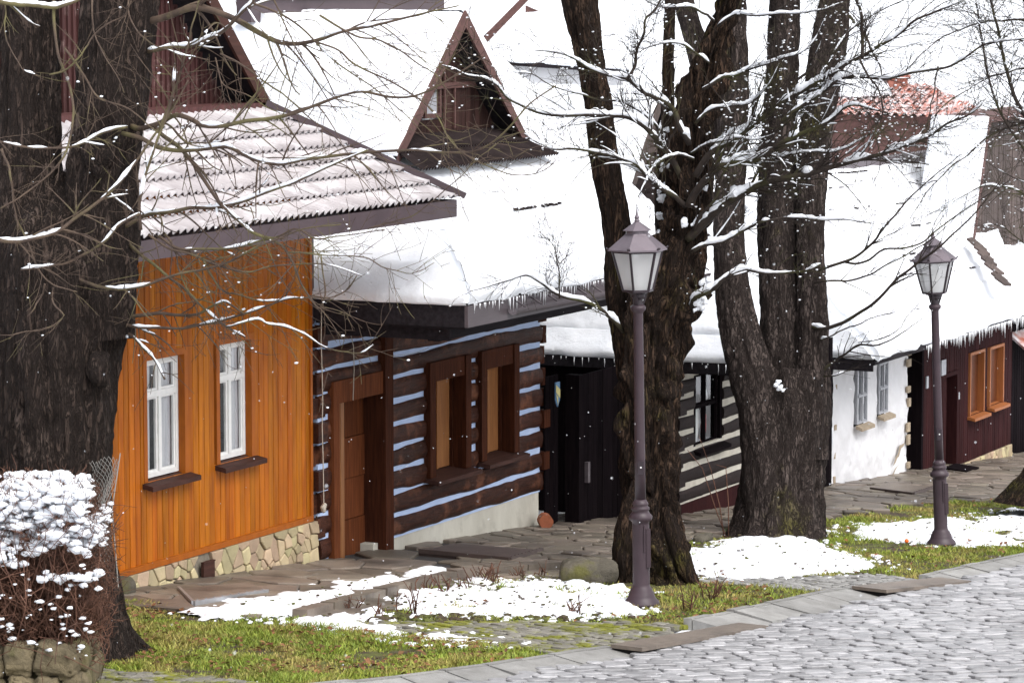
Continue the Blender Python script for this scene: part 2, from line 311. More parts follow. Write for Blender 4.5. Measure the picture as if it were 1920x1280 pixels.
def stones(mb, polys, mapf, gap=.012, h=.03, bev=.015, hj=.01, tilt=0.0):
    for p in polys:
        c = p.mean(0); r = np.linalg.norm(p-c, axis=1).mean()
        if r < gap*2: continue
        k1 = max(.3, 1-gap/r); k2 = max(.2, 1-(gap+bev)/r); hh = h+RS.uniform(-hj, hj); tx, ty = RS.uniform(-tilt, tilt, 2); n = len(p)
        a = c+(p-c)*k1; b = c+(p-c)*k2
        V = [mapf(q[0], q[1], -.02) for q in a]+[mapf(q[0], q[1], hh-bev*.6+(q-c)@(tx, ty)) for q in a]+[mapf(q[0], q[1], hh+(q-c)@(tx, ty)) for q in b]
        F_ = [[2*n+i for i in range(n)]]
        for i in range(n):
            j = (i+1) % n; F_ += [[i, j, n+j, n+i], [n+i, n+j, 2*n+j, 2*n+i]]
        mb.add(V, F_)
def gmap(off=0): return lambda x, y, h: (x, y, float(gz(x))+off+h)
def sett_polys(region, axis, lx, ly, jit=.18, brick=True):
    ax = np.array(axis, float); ax /= np.linalg.norm(ax); ay = np.array((-ax[1], ax[0])); reg = np.asarray(region)
    u = reg@ax; v = reg@ay; out = []
    yv = v.min()
    while yv < v.max():
        w = ly*RS.uniform(.85, 1.15); xu = u.min()-RS.uniform(0, lx)
        while xu < u.max():
            l = lx*RS.uniform(.7, 1.35); q = np.array([(xu, yv), (xu+l, yv), (xu+l, yv+w), (xu, yv+w)])
            cc = q.mean(0); cw = ax*cc[0]+ay*cc[1]
            if inside(cw, reg):
                q = q+RS.uniform(-jit, jit, (4, 2))*min(w, l)*.5
                p = np.vstack([(q[i]*(1-t)+q[(i+1) % 4]*t) for i in range(4) for t in (.16, .84)])
                out.append(p[:, :1]*ax+p[:, 1:]*ay)
            xu += l
        yv += w
    return out
def sheet(name, poly, off, mat, k='structure'):
    mb = MB(); mb.add([(x, y, float(gz(x))+off) for x, y in poly], [list(range(len(poly)))]); return kind(mb.build(name, mat), k)
#SPLIT
# ------------------------------------------------------------------ ground
def build_ground():
    xs = np.concatenate([[-4000, -900, -200, -30], np.arange(0, 76, 5), [75.01, 110, 200, 500, 1500, 6000]])
    ys = np.concatenate([[-4000, -700, -100], np.arange(-20, 41, 5), [60, 100, 200, 600, 2000, 6000]])
    Xg, Yg = np.meshgrid(xs, ys, indexing='ij')
    far = np.clip((Yg-34)/60, 0, 1)+np.clip((Xg-78)/60, 0, 1)
    Z = gz(Xg)-.06-np.clip(far, 0, 1)*6
    mb = MB(); mb.grid(np.stack([Xg, Yg, Z], -1)); kind(mb.build("ground", MT['snow'], smooth=True), 'structure')
build_ground()

KERB = [(430,1312),(560,1296),(738,1277),(900,1256),(1084,1226),(1145,1221),(1281,1169),(1400,1146),(1520,1120),(1573,1111),(1700,1088),(1800,1068),(1920,1042),(2050,1014)]
road_reg = GP([(300,1345),(700,1300),(900,1276),(1084,1246),(1150,1238),(1281,1196),(1409,1182),(1520,1156),(1600,1132),(1740,1096),(1920,1062),(2060,1034),(2060,1300),(2060,1420),(200,1420)])
sheet("road_far", [(10, 11.0), (34, 11.6), (75, 10.8), (75, -6), (10, -6)], -.055, MT['sett'])
road_reg = np.array([tuple(v) for v in road_reg[:10]]+[(45.0, 11.3), (56.0, 10.9), (56.0, 6.5), (24.0, 6.5), (22.5, 12.0)])
sheet("road", road_reg, -.035, MT['joint'])
mb = MB(); stones(mb, sett_polys(road_reg, (1, -.75), .235, .155, .26), gmap(-.03), gap=.012, h=.05, bev=.014, hj=.010, tilt=.035)
kind(mb.build("road_paving", MT['sett']), 'structure')

# pavement of irregular flagstones along the house fronts
pav = GP([(150,1090),(255,1095),(590,1045),(700,1028),(1010,978),(1180,940),(1290,925),(1400,905),(1560,895),(1700,868),(1900,835),(2000,815),(2000,905),(1900,925),(1690,948),(1540,975),(1400,985),(1290,1010),(1175,1050),(1040,1085),(850,1085),(640,1155),(400,1150),(200,1120)])
sheet("pavement_bed", pav, -.030, MT['joint'])
def flags(name, reg, pts_per, mat, off, **kw):
    x0, y0 = reg.min(0); x1, y1 = reg.max(0); n = int((x1-x0)*(y1-y0)*pts_per)
    p = np.stack([RS.uniform(x0, x1, n), RS.uniform(y0, y1, n)], -1); p = p[sdist(p, reg) > -.3]
    for _ in range(2):                          # spread the points
        cells = voronoi(p, (x0, x1, y0, y1), 14); p = np.array([c.mean(0) for c in cells])
    cells = [c for c in voronoi(p+RS.uniform(-.06, .06, p.shape), (x0, x1, y0, y1), 14) if inside(c.mean(0), reg)]
    mb = MB(); stones(mb, cells, gmap(off), **kw); return kind(mb.build(name, mat), 'structure')
near = GP([(150,1090),(255,1095),(590,1045),(700,1028),(830,1006),(840,1085),(640,1155),(400,1150),(200,1120)])
mid = GP([(830,1006),(1010,978),(1180,940),(1290,925),(1400,905),(1400,985),(1290,1010),(1175,1050),(1040,1085),(840,1085)])
farp = GP([(1400,905),(1560,895),(1700,868),(1900,835),(2000,815),(2000,905),(1900,925),(1690,948),(1540,975),(1400,985)])
flags("pavement", near, 3.2, MT['flag'], -.03, gap=.014, h=.045, bev=.02, hj=.012, tilt=.02)
flags("pavement", mid, 9, MT['flag'], -.03, gap=.014, h=.045, bev=.02, hj=.012, tilt=.03)
flags("pavement", farp, 5, MT['flag'], -.03, gap=.014, h=.045, bev=.02, hj=.012, tilt=.02)
# raised kerb of the flower bed
a, b, c = G(560,1158), G(845,1082), G(1045,1066)
mb = MB()
for p, q in ((a, b), (b, c)):
    L = np.linalg.norm(q-p); n = int(L/.8)+1
    for i in range(n):
        s0, s1 = p+(q-p)*(i/n+.006), p+(q-p)*((i+1)/n-.006); mb.bar(s0+(0, 0, .0), s1+(0, 0, .0), .16, .16+RS.uniform(-.02, .02))
kind(mb.build("pavement_kerb", MT['flag']), 'structure')
# verges
grassA = GP([(-150,1140),(230,1125),(420,1147),(640,1166),(830,1195),(1075,1226),(900,1254),(738,1275),(600,1290),(420,1268),(160,1248),(-200,1232)])
path_bl = GP([(-60,1235),(160,1248),(420,1268),(600,1290),(430,1320),(0,1360),(-300,1240)])
bed = GP([(600,1163),(845,1088),(1050,1070),(1175,1055),(1190,1165),(820,1164)])
driveA = GP([(640,1163),(1180,1163),(1290,1166),(1150,1226),(1084,1228),(830,1195)])
islandB = GP([(1150,1060),(1180,1165),(1280,1168),(1400,1145),(1545,1108),(1440,1097),(1300,1087),(1280,1040)])
pathB = GP([(1285,1084),(1440,1082),(1640,1074),(1725,1084),(1585,1110),(1440,1098)])
vergeC = GP([(1270,1015),(1400,985),(1540,975),(1690,948),(1900,925),(2000,905),(2050,1005),(1920,1040),(1725,1083),(1640,1075),(1285,1084)])
for nm, reg, o, m_ in (("verge", grassA, -.03, 'soil'), ("flower_bed", bed, -.034, 'soil'), ("tree_verge", islandB, -.022, 'soil'), ("far_verge", vergeC, -.026, 'soil'), ("drive_bed", driveA, -.04, 'joint'), ("path_bed", pathB, -.042, 'joint'), ("cobbled_path_bed", path_bl, -.044, 'joint')):
    sheet(nm, reg, o, MT[m_])
for nm, reg, ax_, lx, ly in (("drive", driveA, (.35, 1), .15, .11), ("path", pathB, (.35, 1), .15, .11), ("cobbled_path", path_bl, (1, .1), .14, .11)):
    mb = MB(); stones(mb, sett_polys(reg, ax_, lx, ly, .2), gmap(-.03), gap=.009, h=.03, bev=.014, hj=.01, tilt=.05); kind(mb.build(nm, MT['moss_sett'] if nm != "path" else MT['kerb']), 'structure')
# sloping kerb stones beside the road
def kerb_run(px):
    mb = MB(); pts = [G(x, y) for x, y in px]
    for p, q in zip(pts[:-1], pts[1:]):
        L = np.linalg.norm(q-p); n = max(1, int(L/.42)); t = (q-p)/L; o = np.array([t[1], -t[0], 0])
        o = -o if o[1] > 0 else o
        for i in range(n):
            s0, s1 = p+t*L*(i/n)+t*.008, p+t*L*((i+1)/n)-t*.008; j = RS.uniform(-.012, .012); up = np.array([0, 0, 1.])
            mb.slab([s0+up*(.055+j), s1+up*(.055+j), s1+o*.09+up*(.06+j), s0+o*.09+up*(.06+j)], (0, 0, -.2))
            w = .55+RS.uniform(-.04, .04)
            mb.slab([s0+o*.10+up*(.05+j), s1+o*.10+up*(.05+j), s1+o*w+up*(-.022+j), s0+o*w+up*(-.022+j)], (0, 0, -.2))
    return kind(mb.build("kerb", MT['kerb']), 'structure')
kerb_run(KERB[:6][:5]+[(1135,1219)]); kerb_run([(1281,1169),(1400,1146),(1520,1120),(1573,1111),(1590,1108)]); kerb_run([(1722,1084),(1800,1068),(1920,1042),(2050,1014)])
# gutter slabs with the drain mouths
def gutter(p0, p1, w, mouth, label):
    p, q = G(*p0), G(*p1); t = (q-p)/np.linalg.norm(q-p); o = np.array([t[1], -t[0], 0]); o = -o if o[1] > 0 else o
    th = thing("drain_cover", p, label, "drain cover", "drain covers along the kerb")
    m1 = MB(); m1.slab([p+(0, 0, .085), q+(0, 0, .03), q+o*w+(0, 0, .028), p+o*w+(0, 0, .08)], (0, 0, -.035)); m1.build("cover_slab", MT['flag'], th)
    e = p+t*mouth; k = mouth/np.linalg.norm(q-p); zt = .048-.044*k
    m2 = MB(); m2.slab([p+t*.03+(0, 0, .048), e+(0, 0, zt), e+o*(w-.03)+(0, 0, zt), p+t*.03+o*(w-.03)+(0, 0, .048)], (0, 0, -.25)); m2.build("drain_mouth", MT['dark'], th)  # solid block; the darkness of the hole is put into its colour
    m3 = MB(); m3.slab([e+t*.01+(0, 0, zt-.003), q+(0, 0, .002), q+o*(w-.015)+(0, 0, .002), e+t*.01+o*(w-.015)+(0, 0, zt-.003)], (0, 0, -.25)); m3.build("cover_base", MT['kerb'], th)
gutter((1145,1224), (1385,1172), .32, .5, "long brown slab over the drain below the mossy cobbled drive"); gutter((1597,1112), (1760,1086), .42, .75, "slab over the black drain mouth at the far kerb corner")

# blades, leaves, snow patches
def grass(name, reg, n, hole=None, hmax=.075, dens=.0):
    x0, y0 = reg.min(0); x1, y1 = reg.max(0); p = np.stack([RS.uniform(x0, x1, n), RS.uniform(y0, y1, n)], -1)
    nz = fbm(P3(p[:, 0]*1.3, p[:, 1]*1.3), 3, 5)+.5*vn(P3(p[:, 0]*6, p[:, 1]*6), 9)
    keep = (sdist(p, reg) > -.03+.05*vn(P3(p[:, 0]*5, p[:, 1]*5), 2)) & (nz > -.62+dens+RS.uniform(-.4, .4, n))
    if hole is not None:
        for hreg in hole: keep &= sdist(p, hreg) < RS.uniform(-.05, .12, n)
    p = p[keep]; nz = nz[keep]; k = len(p); h = RS.uniform(.3, 1, k)*hmax*np.clip(.75+nz*.5, .35, 1.3); a = RS.uniform(0, 6.283, k); w = RS.uniform(.004, .008, k)
    b = np.stack([p[:, 0], p[:, 1], gz(p[:, 0])-.035], -1); lean = np.stack([RS.normal(0, .55, k)*h, RS.normal(0, .55, k)*h, h], -1)
    sv = np.stack([np.cos(a)*w, np.sin(a)*w, a*0], -1); V = np.stack([b-sv, b+sv, b+lean*.6+sv*.7+(0, 0, .004), b+lean], 1)
    mb = MB(); i = np.arange(k)[:, None]*4; mb.addnp(V, i+np.array([[0, 1, 2, 3]])); return kind(mb.build(name, MT['grass']), 'stuff')
def leaves(name, reg, n):
    x0, y0 = reg.min(0); x1, y1 = reg.max(0); p = np.stack([RS.uniform(x0, x1, n), RS.uniform(y0, y1, n)], -1)
    p = p[(sdist(p, reg) > 0) & (vn(P3(p[:, 0]*1.7, p[:, 1]*1.7), 31) > -.15)]; mb = MB()
    for x, y in p:
        a = RS.uniform(0, 6.28); s = RS.uniform(.018, .045); c = np.array([x, y, float(gz(x))+.0+RS.uniform(-.01, .035)])
        u = np.array([math.cos(a), math.sin(a), RS.uniform(-.5, .5)])*s; v = np.array([-math.sin(a), math.cos(a), RS.uniform(-.4, .4)])*s*.6; up = np.array([0, 0, s*.3])
        mb.add([c-u, c-v*.8+up, c+u*.9, c+v+up*.5], [(0, 1, 2), (0, 2, 3)])
    return kind(mb.build(name, MT['leaf']), 'stuff')
def snow_patch(name, reg, amp=.07, res=.035, rag=.5, thr=.0, off=-.02, seed=0, mx=.6):
    x0, y0 = reg.min(0)-.4; x1, y1 = reg.max(0)+.4; X, Y = np.meshgrid(np.arange(x0, x1, res), np.arange(y0, y1, res), indexing='ij'); P = np.stack([X, Y], -1)
    s = sdist(P, reg); h = np.clip(s/.35, -1.5, mx)+rag*fbm(P3(X*1.8, Y*1.8), 4, seed)+rag*.75*vn(P3(X*7, Y*7), seed+5)+rag*.35*vn(P3(X*17, Y*17), seed+6)-thr
    z = gz(X)+off+amp*np.tanh(np.clip(h, -.5, 3)*1.2)+.012*fbm(P3(X*6, Y*6), 2, seed+3); V = np.stack([X, Y, z], -1)
    a, b = X.shape; i = np.arange(a*b).reshape(a, b); m_ = h > -.15; fm = m_[:-1, :-1] | m_[1:, :-1] | m_[1:, 1:] | m_[:-1, 1:]
    q = np.stack([i[:-1, :-1], i[1:, :-1], i[1:, 1:], i[:-1, 1:]], -1)[fm]
    us, inv = np.unique(q, return_inverse=True); mb = MB(); mb.addnp(V.reshape(-1, 3)[us], inv.reshape(-1, 4)); return kind(mb.build(name, MT['snow'], smooth=True), 'stuff')
snowB = GP([(640,1154),(740,1124),(850,1098),(1000,1084),(1060,1092),(1165,1104),(1150,1146),(1020,1153),(820,1150)])
snowC = GP([(1285,1078),(1290,1035),(1390,1006),(1500,1010),(1570,1030),(1640,1062),(1560,1072),(1440,1078)])
snowD = GP([(1560,995),(1690,975),(1800,968),(1930,955),(2000,945),(2000,1008),(1900,1018),(1740,1018),(1640,1008)])
strip = GP([(385,1150),(470,1128),(600,1105),(720,1080),(815,1070),(830,1078),(740,1098),(650,1128),(560,1146),(470,1156)])
edgeS = GP([(560,1158),(640,1163),(830,1190),(900,1202),(830,1200),(700,1182)])
snow_patch("snow_patch", snowB, .08, rag=.9, thr=.03, seed=1, mx=.36); snow_patch("snow_patch", snowC, .09, rag=.6, thr=-.02, seed=2, mx=.55)
snow_patch("snow_patch", snowD, .07, rag=.7, thr=.0, seed=3, mx=.5); snow_patch("snow_patch", strip, .05, rag=.6, thr=-.1, seed=4, off=.01); snow_patch("snow_patch", edgeS, .035, rag=.8, thr=.15, seed=5, off=.0)
bits = MB(); specks = MB()
for reg, n_ in ((snowB, 420), (snowC, 260), (snowD, 260), (strip, 160), (edgeS, 160)):
    x0, y0 = reg.min(0)-.5; x1, y1 = reg.max(0)+.5
    c_ = np.stack([RS.uniform(x0, x1, n_*6), RS.uniform(y0, y1, n_*6)], -1); s_ = sdist(c_, reg); k_ = (s_ < .12) & (s_ > -.45) & (RS.uniform(0, 1, n_*6) < .42)
    for cx_, cy_ in c_[k_]:
        if inside((cx_, cy_), road_reg): continue
        bits.lump((cx_, cy_, float(gz(cx_))-.012), RS.uniform(.008, .05)*RS.uniform(.4, 1), cx_*9, 7, 5, (1.6, 1.2, .55), .5)
    c_ = np.stack([RS.uniform(x0, x1, n_), RS.uniform(y0, y1, n_)], -1)
    for cx_, cy_ in c_[sdist(c_, reg) > .05]: specks.lump((cx_, cy_, float(gz(cx_))+RS.uniform(.02, .075)), RS.uniform(.008, .022), cx_*7, 6, 4, (1.5, 1, .5), .5)
kind(bits.build("snow_bits", MT['snow'], None, True), 'stuff'); kind(specks.build("leaf_litter", MT['soil']), 'stuff')
grass("grass", grassA, 95000, None); grass("grass", islandB, 26000, None, .07, .12); grass("grass", vergeC, 90000, [snowC, snowD], .075, .05); grass("grass", vergeC, 22000, None, .085, .35); grass("grass", bed, 16000, None, .075, .35)
leaves("fallen_leaves", grassA, 2600); leaves("fallen_leaves", islandB, 1100); leaves("fallen_leaves", vergeC, 1100); leaves("fallen_leaves", bed, 120)
mb = MB(); reg = GP([(680,1158),(760,1148),(1000,1152),(1180,1140),(1190,1163),(820,1165)]); x0, y0 = reg.min(0); x1, y1 = reg.max(0)
for k in range(900):
    c_ = np.array([RS.uniform(x0, x1), RS.uniform(y0, y1)])
    if inside(c_, reg) and vn(P3(c_[0]*4, c_[1]*4), 51) > -.3: mb.lump((c_[0], c_[1], float(gz(c_[0]))-.02), RS.uniform(.012, .05), k, 7, 5, (1.2, 1.2, .8), .5)
kind(mb.build("soil_clods", MT['soil']), 'stuff')
#HOUSES
# ------------------------------------------------------------------ house helpers
def quad_snow(mb, A, B, Cc, Dd, thick=.14, na=90, nb=60, seed=0, over=.05, steps=9, rag=.05, sd=(1, 1)):
    """snow lying on a roof plane: A-B eave, D-C ridge"""
    A, B, Cc, Dd = (np.array(p, float) for p in (A, B, Cc, Dd)); u = np.linspace(0, 1, na); v = np.linspace(0, 1, nb)**1.3
    nrm = np.cross(B-A, Dd-A); nrm /= np.linalg.norm(nrm); nrm = nrm if nrm[2] > 0 else -nrm
    U, V = np.meshgrid(u, v, indexing='ij'); Lv = np.linalg.norm(Dd-A); Lu = np.linalg.norm(B-A)
    P = (A*(1-U[..., None])+B*U[..., None])*(1-V[..., None])+(Dd*(1-U[..., None])+Cc*U[..., None])*V[..., None]
    dn = (Dd-A)/Lv; ed = np.clip(np.minimum(np.minimum(U*Lu if sd[0] else U*0+9, (1-U)*Lu if sd[1] else U*0+9), V*Lv)/.12, 0, 1)
    saw = (V*steps) % 1.0
    th = thick*(np.sqrt(np.clip(ed*(2-ed), 0, 1))*.9+.1)*(1+.22*fbm(P*1.1, 3, seed))+.035*(saw-.5)*np.clip(ed, 0, 1)+.015*vn(P*7, seed+2)
    lip = np.clip(1-V*Lv/.15, 0, 1)*(over+rag*fbm(P3(U*Lu*2.2, U*0+seed), 3, seed))
    T = P+nrm*th[..., None]-dn*lip[..., None]; mb.grid(T)
    bot = P[:, 0]-dn*(lip[:, 0]*.6)[:, None]-np.array([0, 0, .015]); mb.grid(np.stack([bot, T[:, 0]], 1))
    for s in (0, -1): mb.grid(np.stack([P[s], T[s]], 1))
def skirt_roof(mb, ms, A, B, Cc, Dd, E_, run, rise, seed, thick=.11, lap=True):
    A, B, Cc, Dd, E_ = (np.array(v, float) for v in (A, B, Cc, Dd, E_)); f = rise/(Dd[2]-A[2]); P1 = np.array([A[0]+run, A[1]+(Dd[1]-A[1])*f, A[2]+rise]); P2 = np.array([A[0]+run, E_[1]-(E_[1]-Dd[1])*f, A[2]+rise]); Bm = B+(Cc-B)*f
    mb.slab([A, B, Bm, P1], (0, .02, -.10)); mb.slab([P1, Bm, Cc, Dd], (0, .02, -.10)); mb.slab([E_, A, P1, P2], (.04, 0, -.10)); mb.slab([P2, P1, Dd], (.04, 0, -.1)); mb.slab([Dd, Cc, (Cc[0], E_[1], E_[2]), E_], (0, -.02, -.1))
    quad_snow(ms, A, B, Bm, P1, thick, 170, 34, seed, .03, 3, .035, (0, 1)); quad_snow(ms, P1, Bm, Cc, Dd, thick*1.05, 170, 60, seed+1, .0, 7, .0, (0, 1))
    if lap: quad_snow(ms, E_, A, A+(P1-A)*.30, E_+(P2-E_)*.30, thick*.9, 120, 20, seed+2, .03, 1, .03, (1, 0)); quad_snow(ms, E_+(P2-E_)*.30, A+(P1-A)*.30, P1, P2, thick*1.35, 120, 30, seed+3, .02, 2, .03, (1, 0))
    else: quad_snow(ms, E_, A, P1, P2, thick, 120, 34, seed+2, .03, 3, .03, (1, 0))
    quad_snow(ms, P2, P1, Dd, Dd, thick, 80, 30, seed+4, .0, 4, .0, (1, 0))
def fringe(p, q, n, lmax, seed=0, gap=None):
    mb = MB(); p = np.array(p, float); q = np.array(q, float)
    for i in range(n):
        t = (i+RS.uniform(-.4, .4))/n; c = p+(q-p)*t; w = .5+.5*fbm(P3(t*9, seed), 2)
        l = lmax*RS.uniform(.15, 1)*np.clip(.4+w, .1, 1.2)
        mb.tube([c, c+(RS.normal(0, .004), 0, -l*.5), c+(RS.normal(0, .006), 0, -l)], [RS.uniform(.005, .010), RS.uniform(.003, .006), .001], 5)
    return mb
def planks(mb, X0, X1, Y, z0, z1, w, openings=(), depth=.02, jit=.003, top=None):
    x = X0
    while x < X1-.01:
        xe = min(x+w*RS.uniform(.92, 1.08), X1); zt = z1 if top is None else top((x+xe)/2)
        segs = [(z0, zt)]
        for ox0, ox1, oz0, oz1 in openings:
            if xe > ox0 and x < ox1:
                ns = []
                for a, b in segs:
                    if oz0 > a: ns.append((a, min(b, oz0)))
                    if oz1 < b: ns.append((max(a, oz1), b))
                segs = ns
        yj = RS.uniform(-jit, jit)
        for a, b in segs:
            if b-a > .01:
                g = .0065; mb.add([(x+g, Y-depth+yj, a), (xe-g, Y-depth+yj, a), (xe-g, Y-depth+yj, b), (x+g, Y-depth+yj, b), (x, Y, a), (xe, Y, a), (xe, Y, b), (x, Y, b)],
                                 [(0, 1, 2, 3), (0, 3, 7, 4), (2, 1, 5, 6), (3, 2, 6, 7), (0, 4, 5, 1)])
        x = xe
def log_wall(parent, X0, X1, Y, zs, gap, openings, mlog, mchink, bulge=.075, seed=0, tops=None):
    mb = MB(); ch = MB()
    for r, (z0, z1) in enumerate(zip(zs[:-1], zs[1:])):
        segs = [(X0, X1)]
        for ox0, ox1, oz0, oz1 in openings:
            if (z0+z1)/2 > oz0 and (z0+z1)/2 < oz1:
                ns = []
                for a, b in segs:
                    if ox1 <= a or ox0 >= b: ns.append((a, b)); continue
                    if ox0 > a: ns.append((a, ox0))
                    if ox1 < b: ns.append((ox1, b))
                segs = ns
        for a, b in segs:
            n = max(2, int((b-a)/.05)); x = np.linspace(a, b, n); k = 10; th = np.linspace(0, math.pi, k)
            wob = .014*fbm(P3(x*1.3, r*3.7+seed), 3, 3); wob2 = .016*fbm(P3(x*1.5, r*5.1+seed, 9), 3, 4)
            hh = (z1-z0-gap)/2; zc = (z0+z1)/2+gap/2*0+wob[:, None]; rh = hh+wob2[:, None]
            yy = Y-bulge*np.sin(th)[None, :]**.6*(1+.12*fbm(P3(x[:, None]*3, th[None, :]*1.5, r), 2, 6)); zz = zc-rh*np.cos(th)[None, :]
            V = np.stack([np.repeat(x[:, None], k, 1), yy, zz], -1); mb.grid(V)
            for s in (0, -1): mb.add(V[s], [list(range(k))])
            ch.box(a+.002, b-.002, Y-.030, Y+.06, z0, z1)
    mb.build("log_wall", mlog, parent, smooth=True); ch.build("chinking", mchink, parent)
def log_ends(mb, X0, X1, Y0, Y1, zs, gap, seed=0):
    for r, (z0, z1) in enumerate(zip(zs[:-1], zs[1:])):
        d = RS.uniform(-.03, .03); o = .0 if r % 2 else .05
        mb.box(X0-d-o, X1+d+o, Y0-d-(.06 if r % 2 else 0), Y1, z0+.012, z1-gap*.7)
def casement(parent, X0, X1, z0, z1, Y, split=.30, mat='white_paint', fw=.055, curt=None, case=None, cw=.06, sill=None, recess=.09, rev=None, bars=2, name="window"):
    """window: frame carries panes, sashes, curtain, sill as sub-parts"""
    Yf = Y+recess; m = MB()
    m.box(X0, X0+fw, Yf, Yf+.05, z0, z1); m.box(X1-fw, X1, Yf, Yf+.05, z0, z1); m.box(X0+fw, X1-fw, Yf, Yf+.05, z0, z0+fw); m.box(X0+fw, X1-fw, Yf, Yf+.05, z1-fw, z1)
    zt = z1-(z1-z0)*split; xm = (X0+X1)/2
    m.box(X0+fw, X1-fw, Yf-.012, Yf+.045, zt-fw*.6, zt+fw*.6); m.box(xm-fw*.55, xm+fw*.55, Yf-.008, Yf+.048, z0+fw, zt-fw*.6); m.box(xm-fw*.55, xm+fw*.55, Yf-.008, Yf+.048, zt+fw*.6, z1-fw)
    w = m.build(name, MT[mat], parent); s = MB(); p = MB(); t = fw*.5
    for a, b in ((X0+fw, xm-fw*.55), (xm+fw*.55, X1-fw)):
        for c, d in ((z0+fw, zt-fw*.6), (zt+fw*.6, z1-fw)):
            s.box(a, a+t, Yf+.012, Yf+.04, c, d); s.box(b-t, b, Yf+.012, Yf+.04, c, d); s.box(a+t, b-t, Yf+.012, Yf+.04, c, c+t); s.box(a+t, b-t, Yf+.012, Yf+.04, d-t, d)
            p.add([(a+t, Yf+.024, c+t), (b-t, Yf+.024, c+t), (b-t, Yf+.024, d-t), (a+t, Yf+.024, d-t)], [(0, 1, 2, 3)])
    s.build("sash", MT[mat], w); p.build("pane", MT['glass'], w)
    b = MB(); b.box(X0-.02, X1+.02, Yf+.6, Yf+.62, z0-.05, z1+.05); b.box(X0-.03, X0-.015, Yf+.075, Yf+.6, z0-.05, z1+.05); b.box(X1+.015, X1+.03, Yf+.075, Yf+.6, z0-.05, z1+.05)
    b.box(X0-.02, X1+.02, Yf+.06, Yf+.6, z1+.05, z1+.06); b.box(X0-.02, X1+.02, Yf+.06, Yf+.6, z0-.06, z0-.05); b.build("room_lining", MT['dark'], w)
    if curt:
        c = MB()
        for cx0, cx1 in curt:
            x = np.linspace(X0+(X1-X0)*cx0, X0+(X1-X0)*cx1, 40); z = np.linspace(z0, z1, 8); Xc, Zc = np.meshgrid(x, z, indexing='ij')
            c.grid(np.stack([Xc, Yf+.058+.008*np.sin(Xc*75+.6*np.sin(Zc*3))+.005*vn(P3(Xc*6, Zc*3), 8), Zc], -1))
        c.build("curtain", MT['curtain'], w, smooth=True)
    if case:
        c = MB(); c.box(X0-cw, X0, Y-.028, Y+recess-.003, z0-.02, z1+cw); c.box(X1, X1+cw, Y-.028, Y+recess-.003, z0-.02, z1+cw); c.box(X0, X1, Y-.03, Y+recess-.003, z1, z1+cw)
        c.build("casing", MT[case], w)
    if sill:
        c = MB(); c.slab([(X0-cw-.03, Y-.15, z0-.05), (X1+cw+.05, Y-.15, z0-.05), (X1+cw+.05, Y+recess, z0-.01), (X0-cw-.03, Y+recess, z0-.01)], (0, 0, -.05)); c.build("sill", MT[sill], w)
    return w
def corrugated(mb, A, B, Cc, Dd, rows, per=.115, amp=.02, lift=.03, lap=.03):
    A, B, Cc, Dd = (np.array(p, float) for p in (A, B, Cc, Dd)); nrm = np.cross(B-A, Dd-A); nrm /= np.linalg.norm(nrm); nrm = nrm if nrm[2] > 0 else -nrm
    for r in range(rows):
        v0 = r/rows; v1 = (r+1)/rows+lap/rows
        a0 = A+(Dd-A)*v0; b0 = B+(Cc-B)*v0; a1 = A+(Dd-A)*min(v1, 1); b1 = B+(Cc-B)*min(v1, 1)
        n = int(np.linalg.norm(b0-a0)/per*8)+2; lo = []; hi = []; uu = np.linspace(0, 1, n)
        ax_ = (b0-a0)/np.linalg.norm(b0-a0); s0 = (a0+(b0-a0)*uu[:, None]); s1 = a1+(b1-a1)*uu[:, None]
        w0 = amp*np.cos((s0@ax_)/per*2*math.pi); w1 = amp*np.cos((s1@ax_)/per*2*math.pi)
        lo = s0+nrm*(w0+lift)[:, None]; hi = s1+nrm*(w1+.002)[:, None]; und = lo-nrm*.02
        mb.grid(np.stack([und, lo, hi], 1))
#------------------------------------------------------------------ plank house
XR = 33.40; XL = 24.6; ZB = .385
ph = thing("plank_house", ((XL+XR)/2, YO+3, gz(29)), "orange vertical plank house with white windows above a beige stone footing", "house")
mb = MB(); wins = [(29.91, 30.66, 1.25, 2.49), (31.39, 32.07, 1.25, 2.51)]
planks(mb, XL, XR, YO, ZB, 3.95, .105, [(a-.02, b+.02, c-.02, d+.02) for a, b, c, d in wins])
mb.box(XL, XL+.05, YO, YO+6, -.3, 3.95); mb.box(XR-.02, XR, YO+.001, YO+6, -.6, 3.95)
w = mb.build("wall", MT['orange'], ph)
mb = MB(); mb.box(XL, XR+.015, YO-.05, YO+.01, ZB-.06, ZB+.005); mb.box(XR-.03, XR+.018, YO-.045, YO+.02, ZB+.006, 3.9); mb.build("base_trim", MT['orange_trim'], ph)
mb = MB(); mb.box(XR+.002, XR+.07, YO-.04, YO+.05, 2.55, 3.75); mb.build("downpipe", MT['purple_metal'], ph)
for (a, b, c, d), cu in zip(wins, ([(.0, .37), (.60, 1.16)], [(.0, .30), (.58, 1.16)])):
    casement(ph, a, b, c, d, YO, .30, 'white_paint', .05, cu, 'orange_trim', .07, 'dark_sill', .055)
fz0 = -.8; pl = MB(); n = 230
pts = np.stack([RS.uniform(28.9, XR+.1, n), RS.uniform(-.75, ZB-.05, n)], -1)
for _ in range(2):
    cells = voronoi(pts, (28.9, XR+.1, -.75, ZB-.05)); pts = np.array([c.mean(0) for c in cells])
cells = voronoi(pts+RS.uniform(-.05, .05, pts.shape), (28.9, XR+.1, -.75, ZB-.062))
cells = [c for c in cells if not (inside(c.mean(0), [(30.86, -.2), (31.12, -.2), (31.12, .27), (30.86, .27)]))]
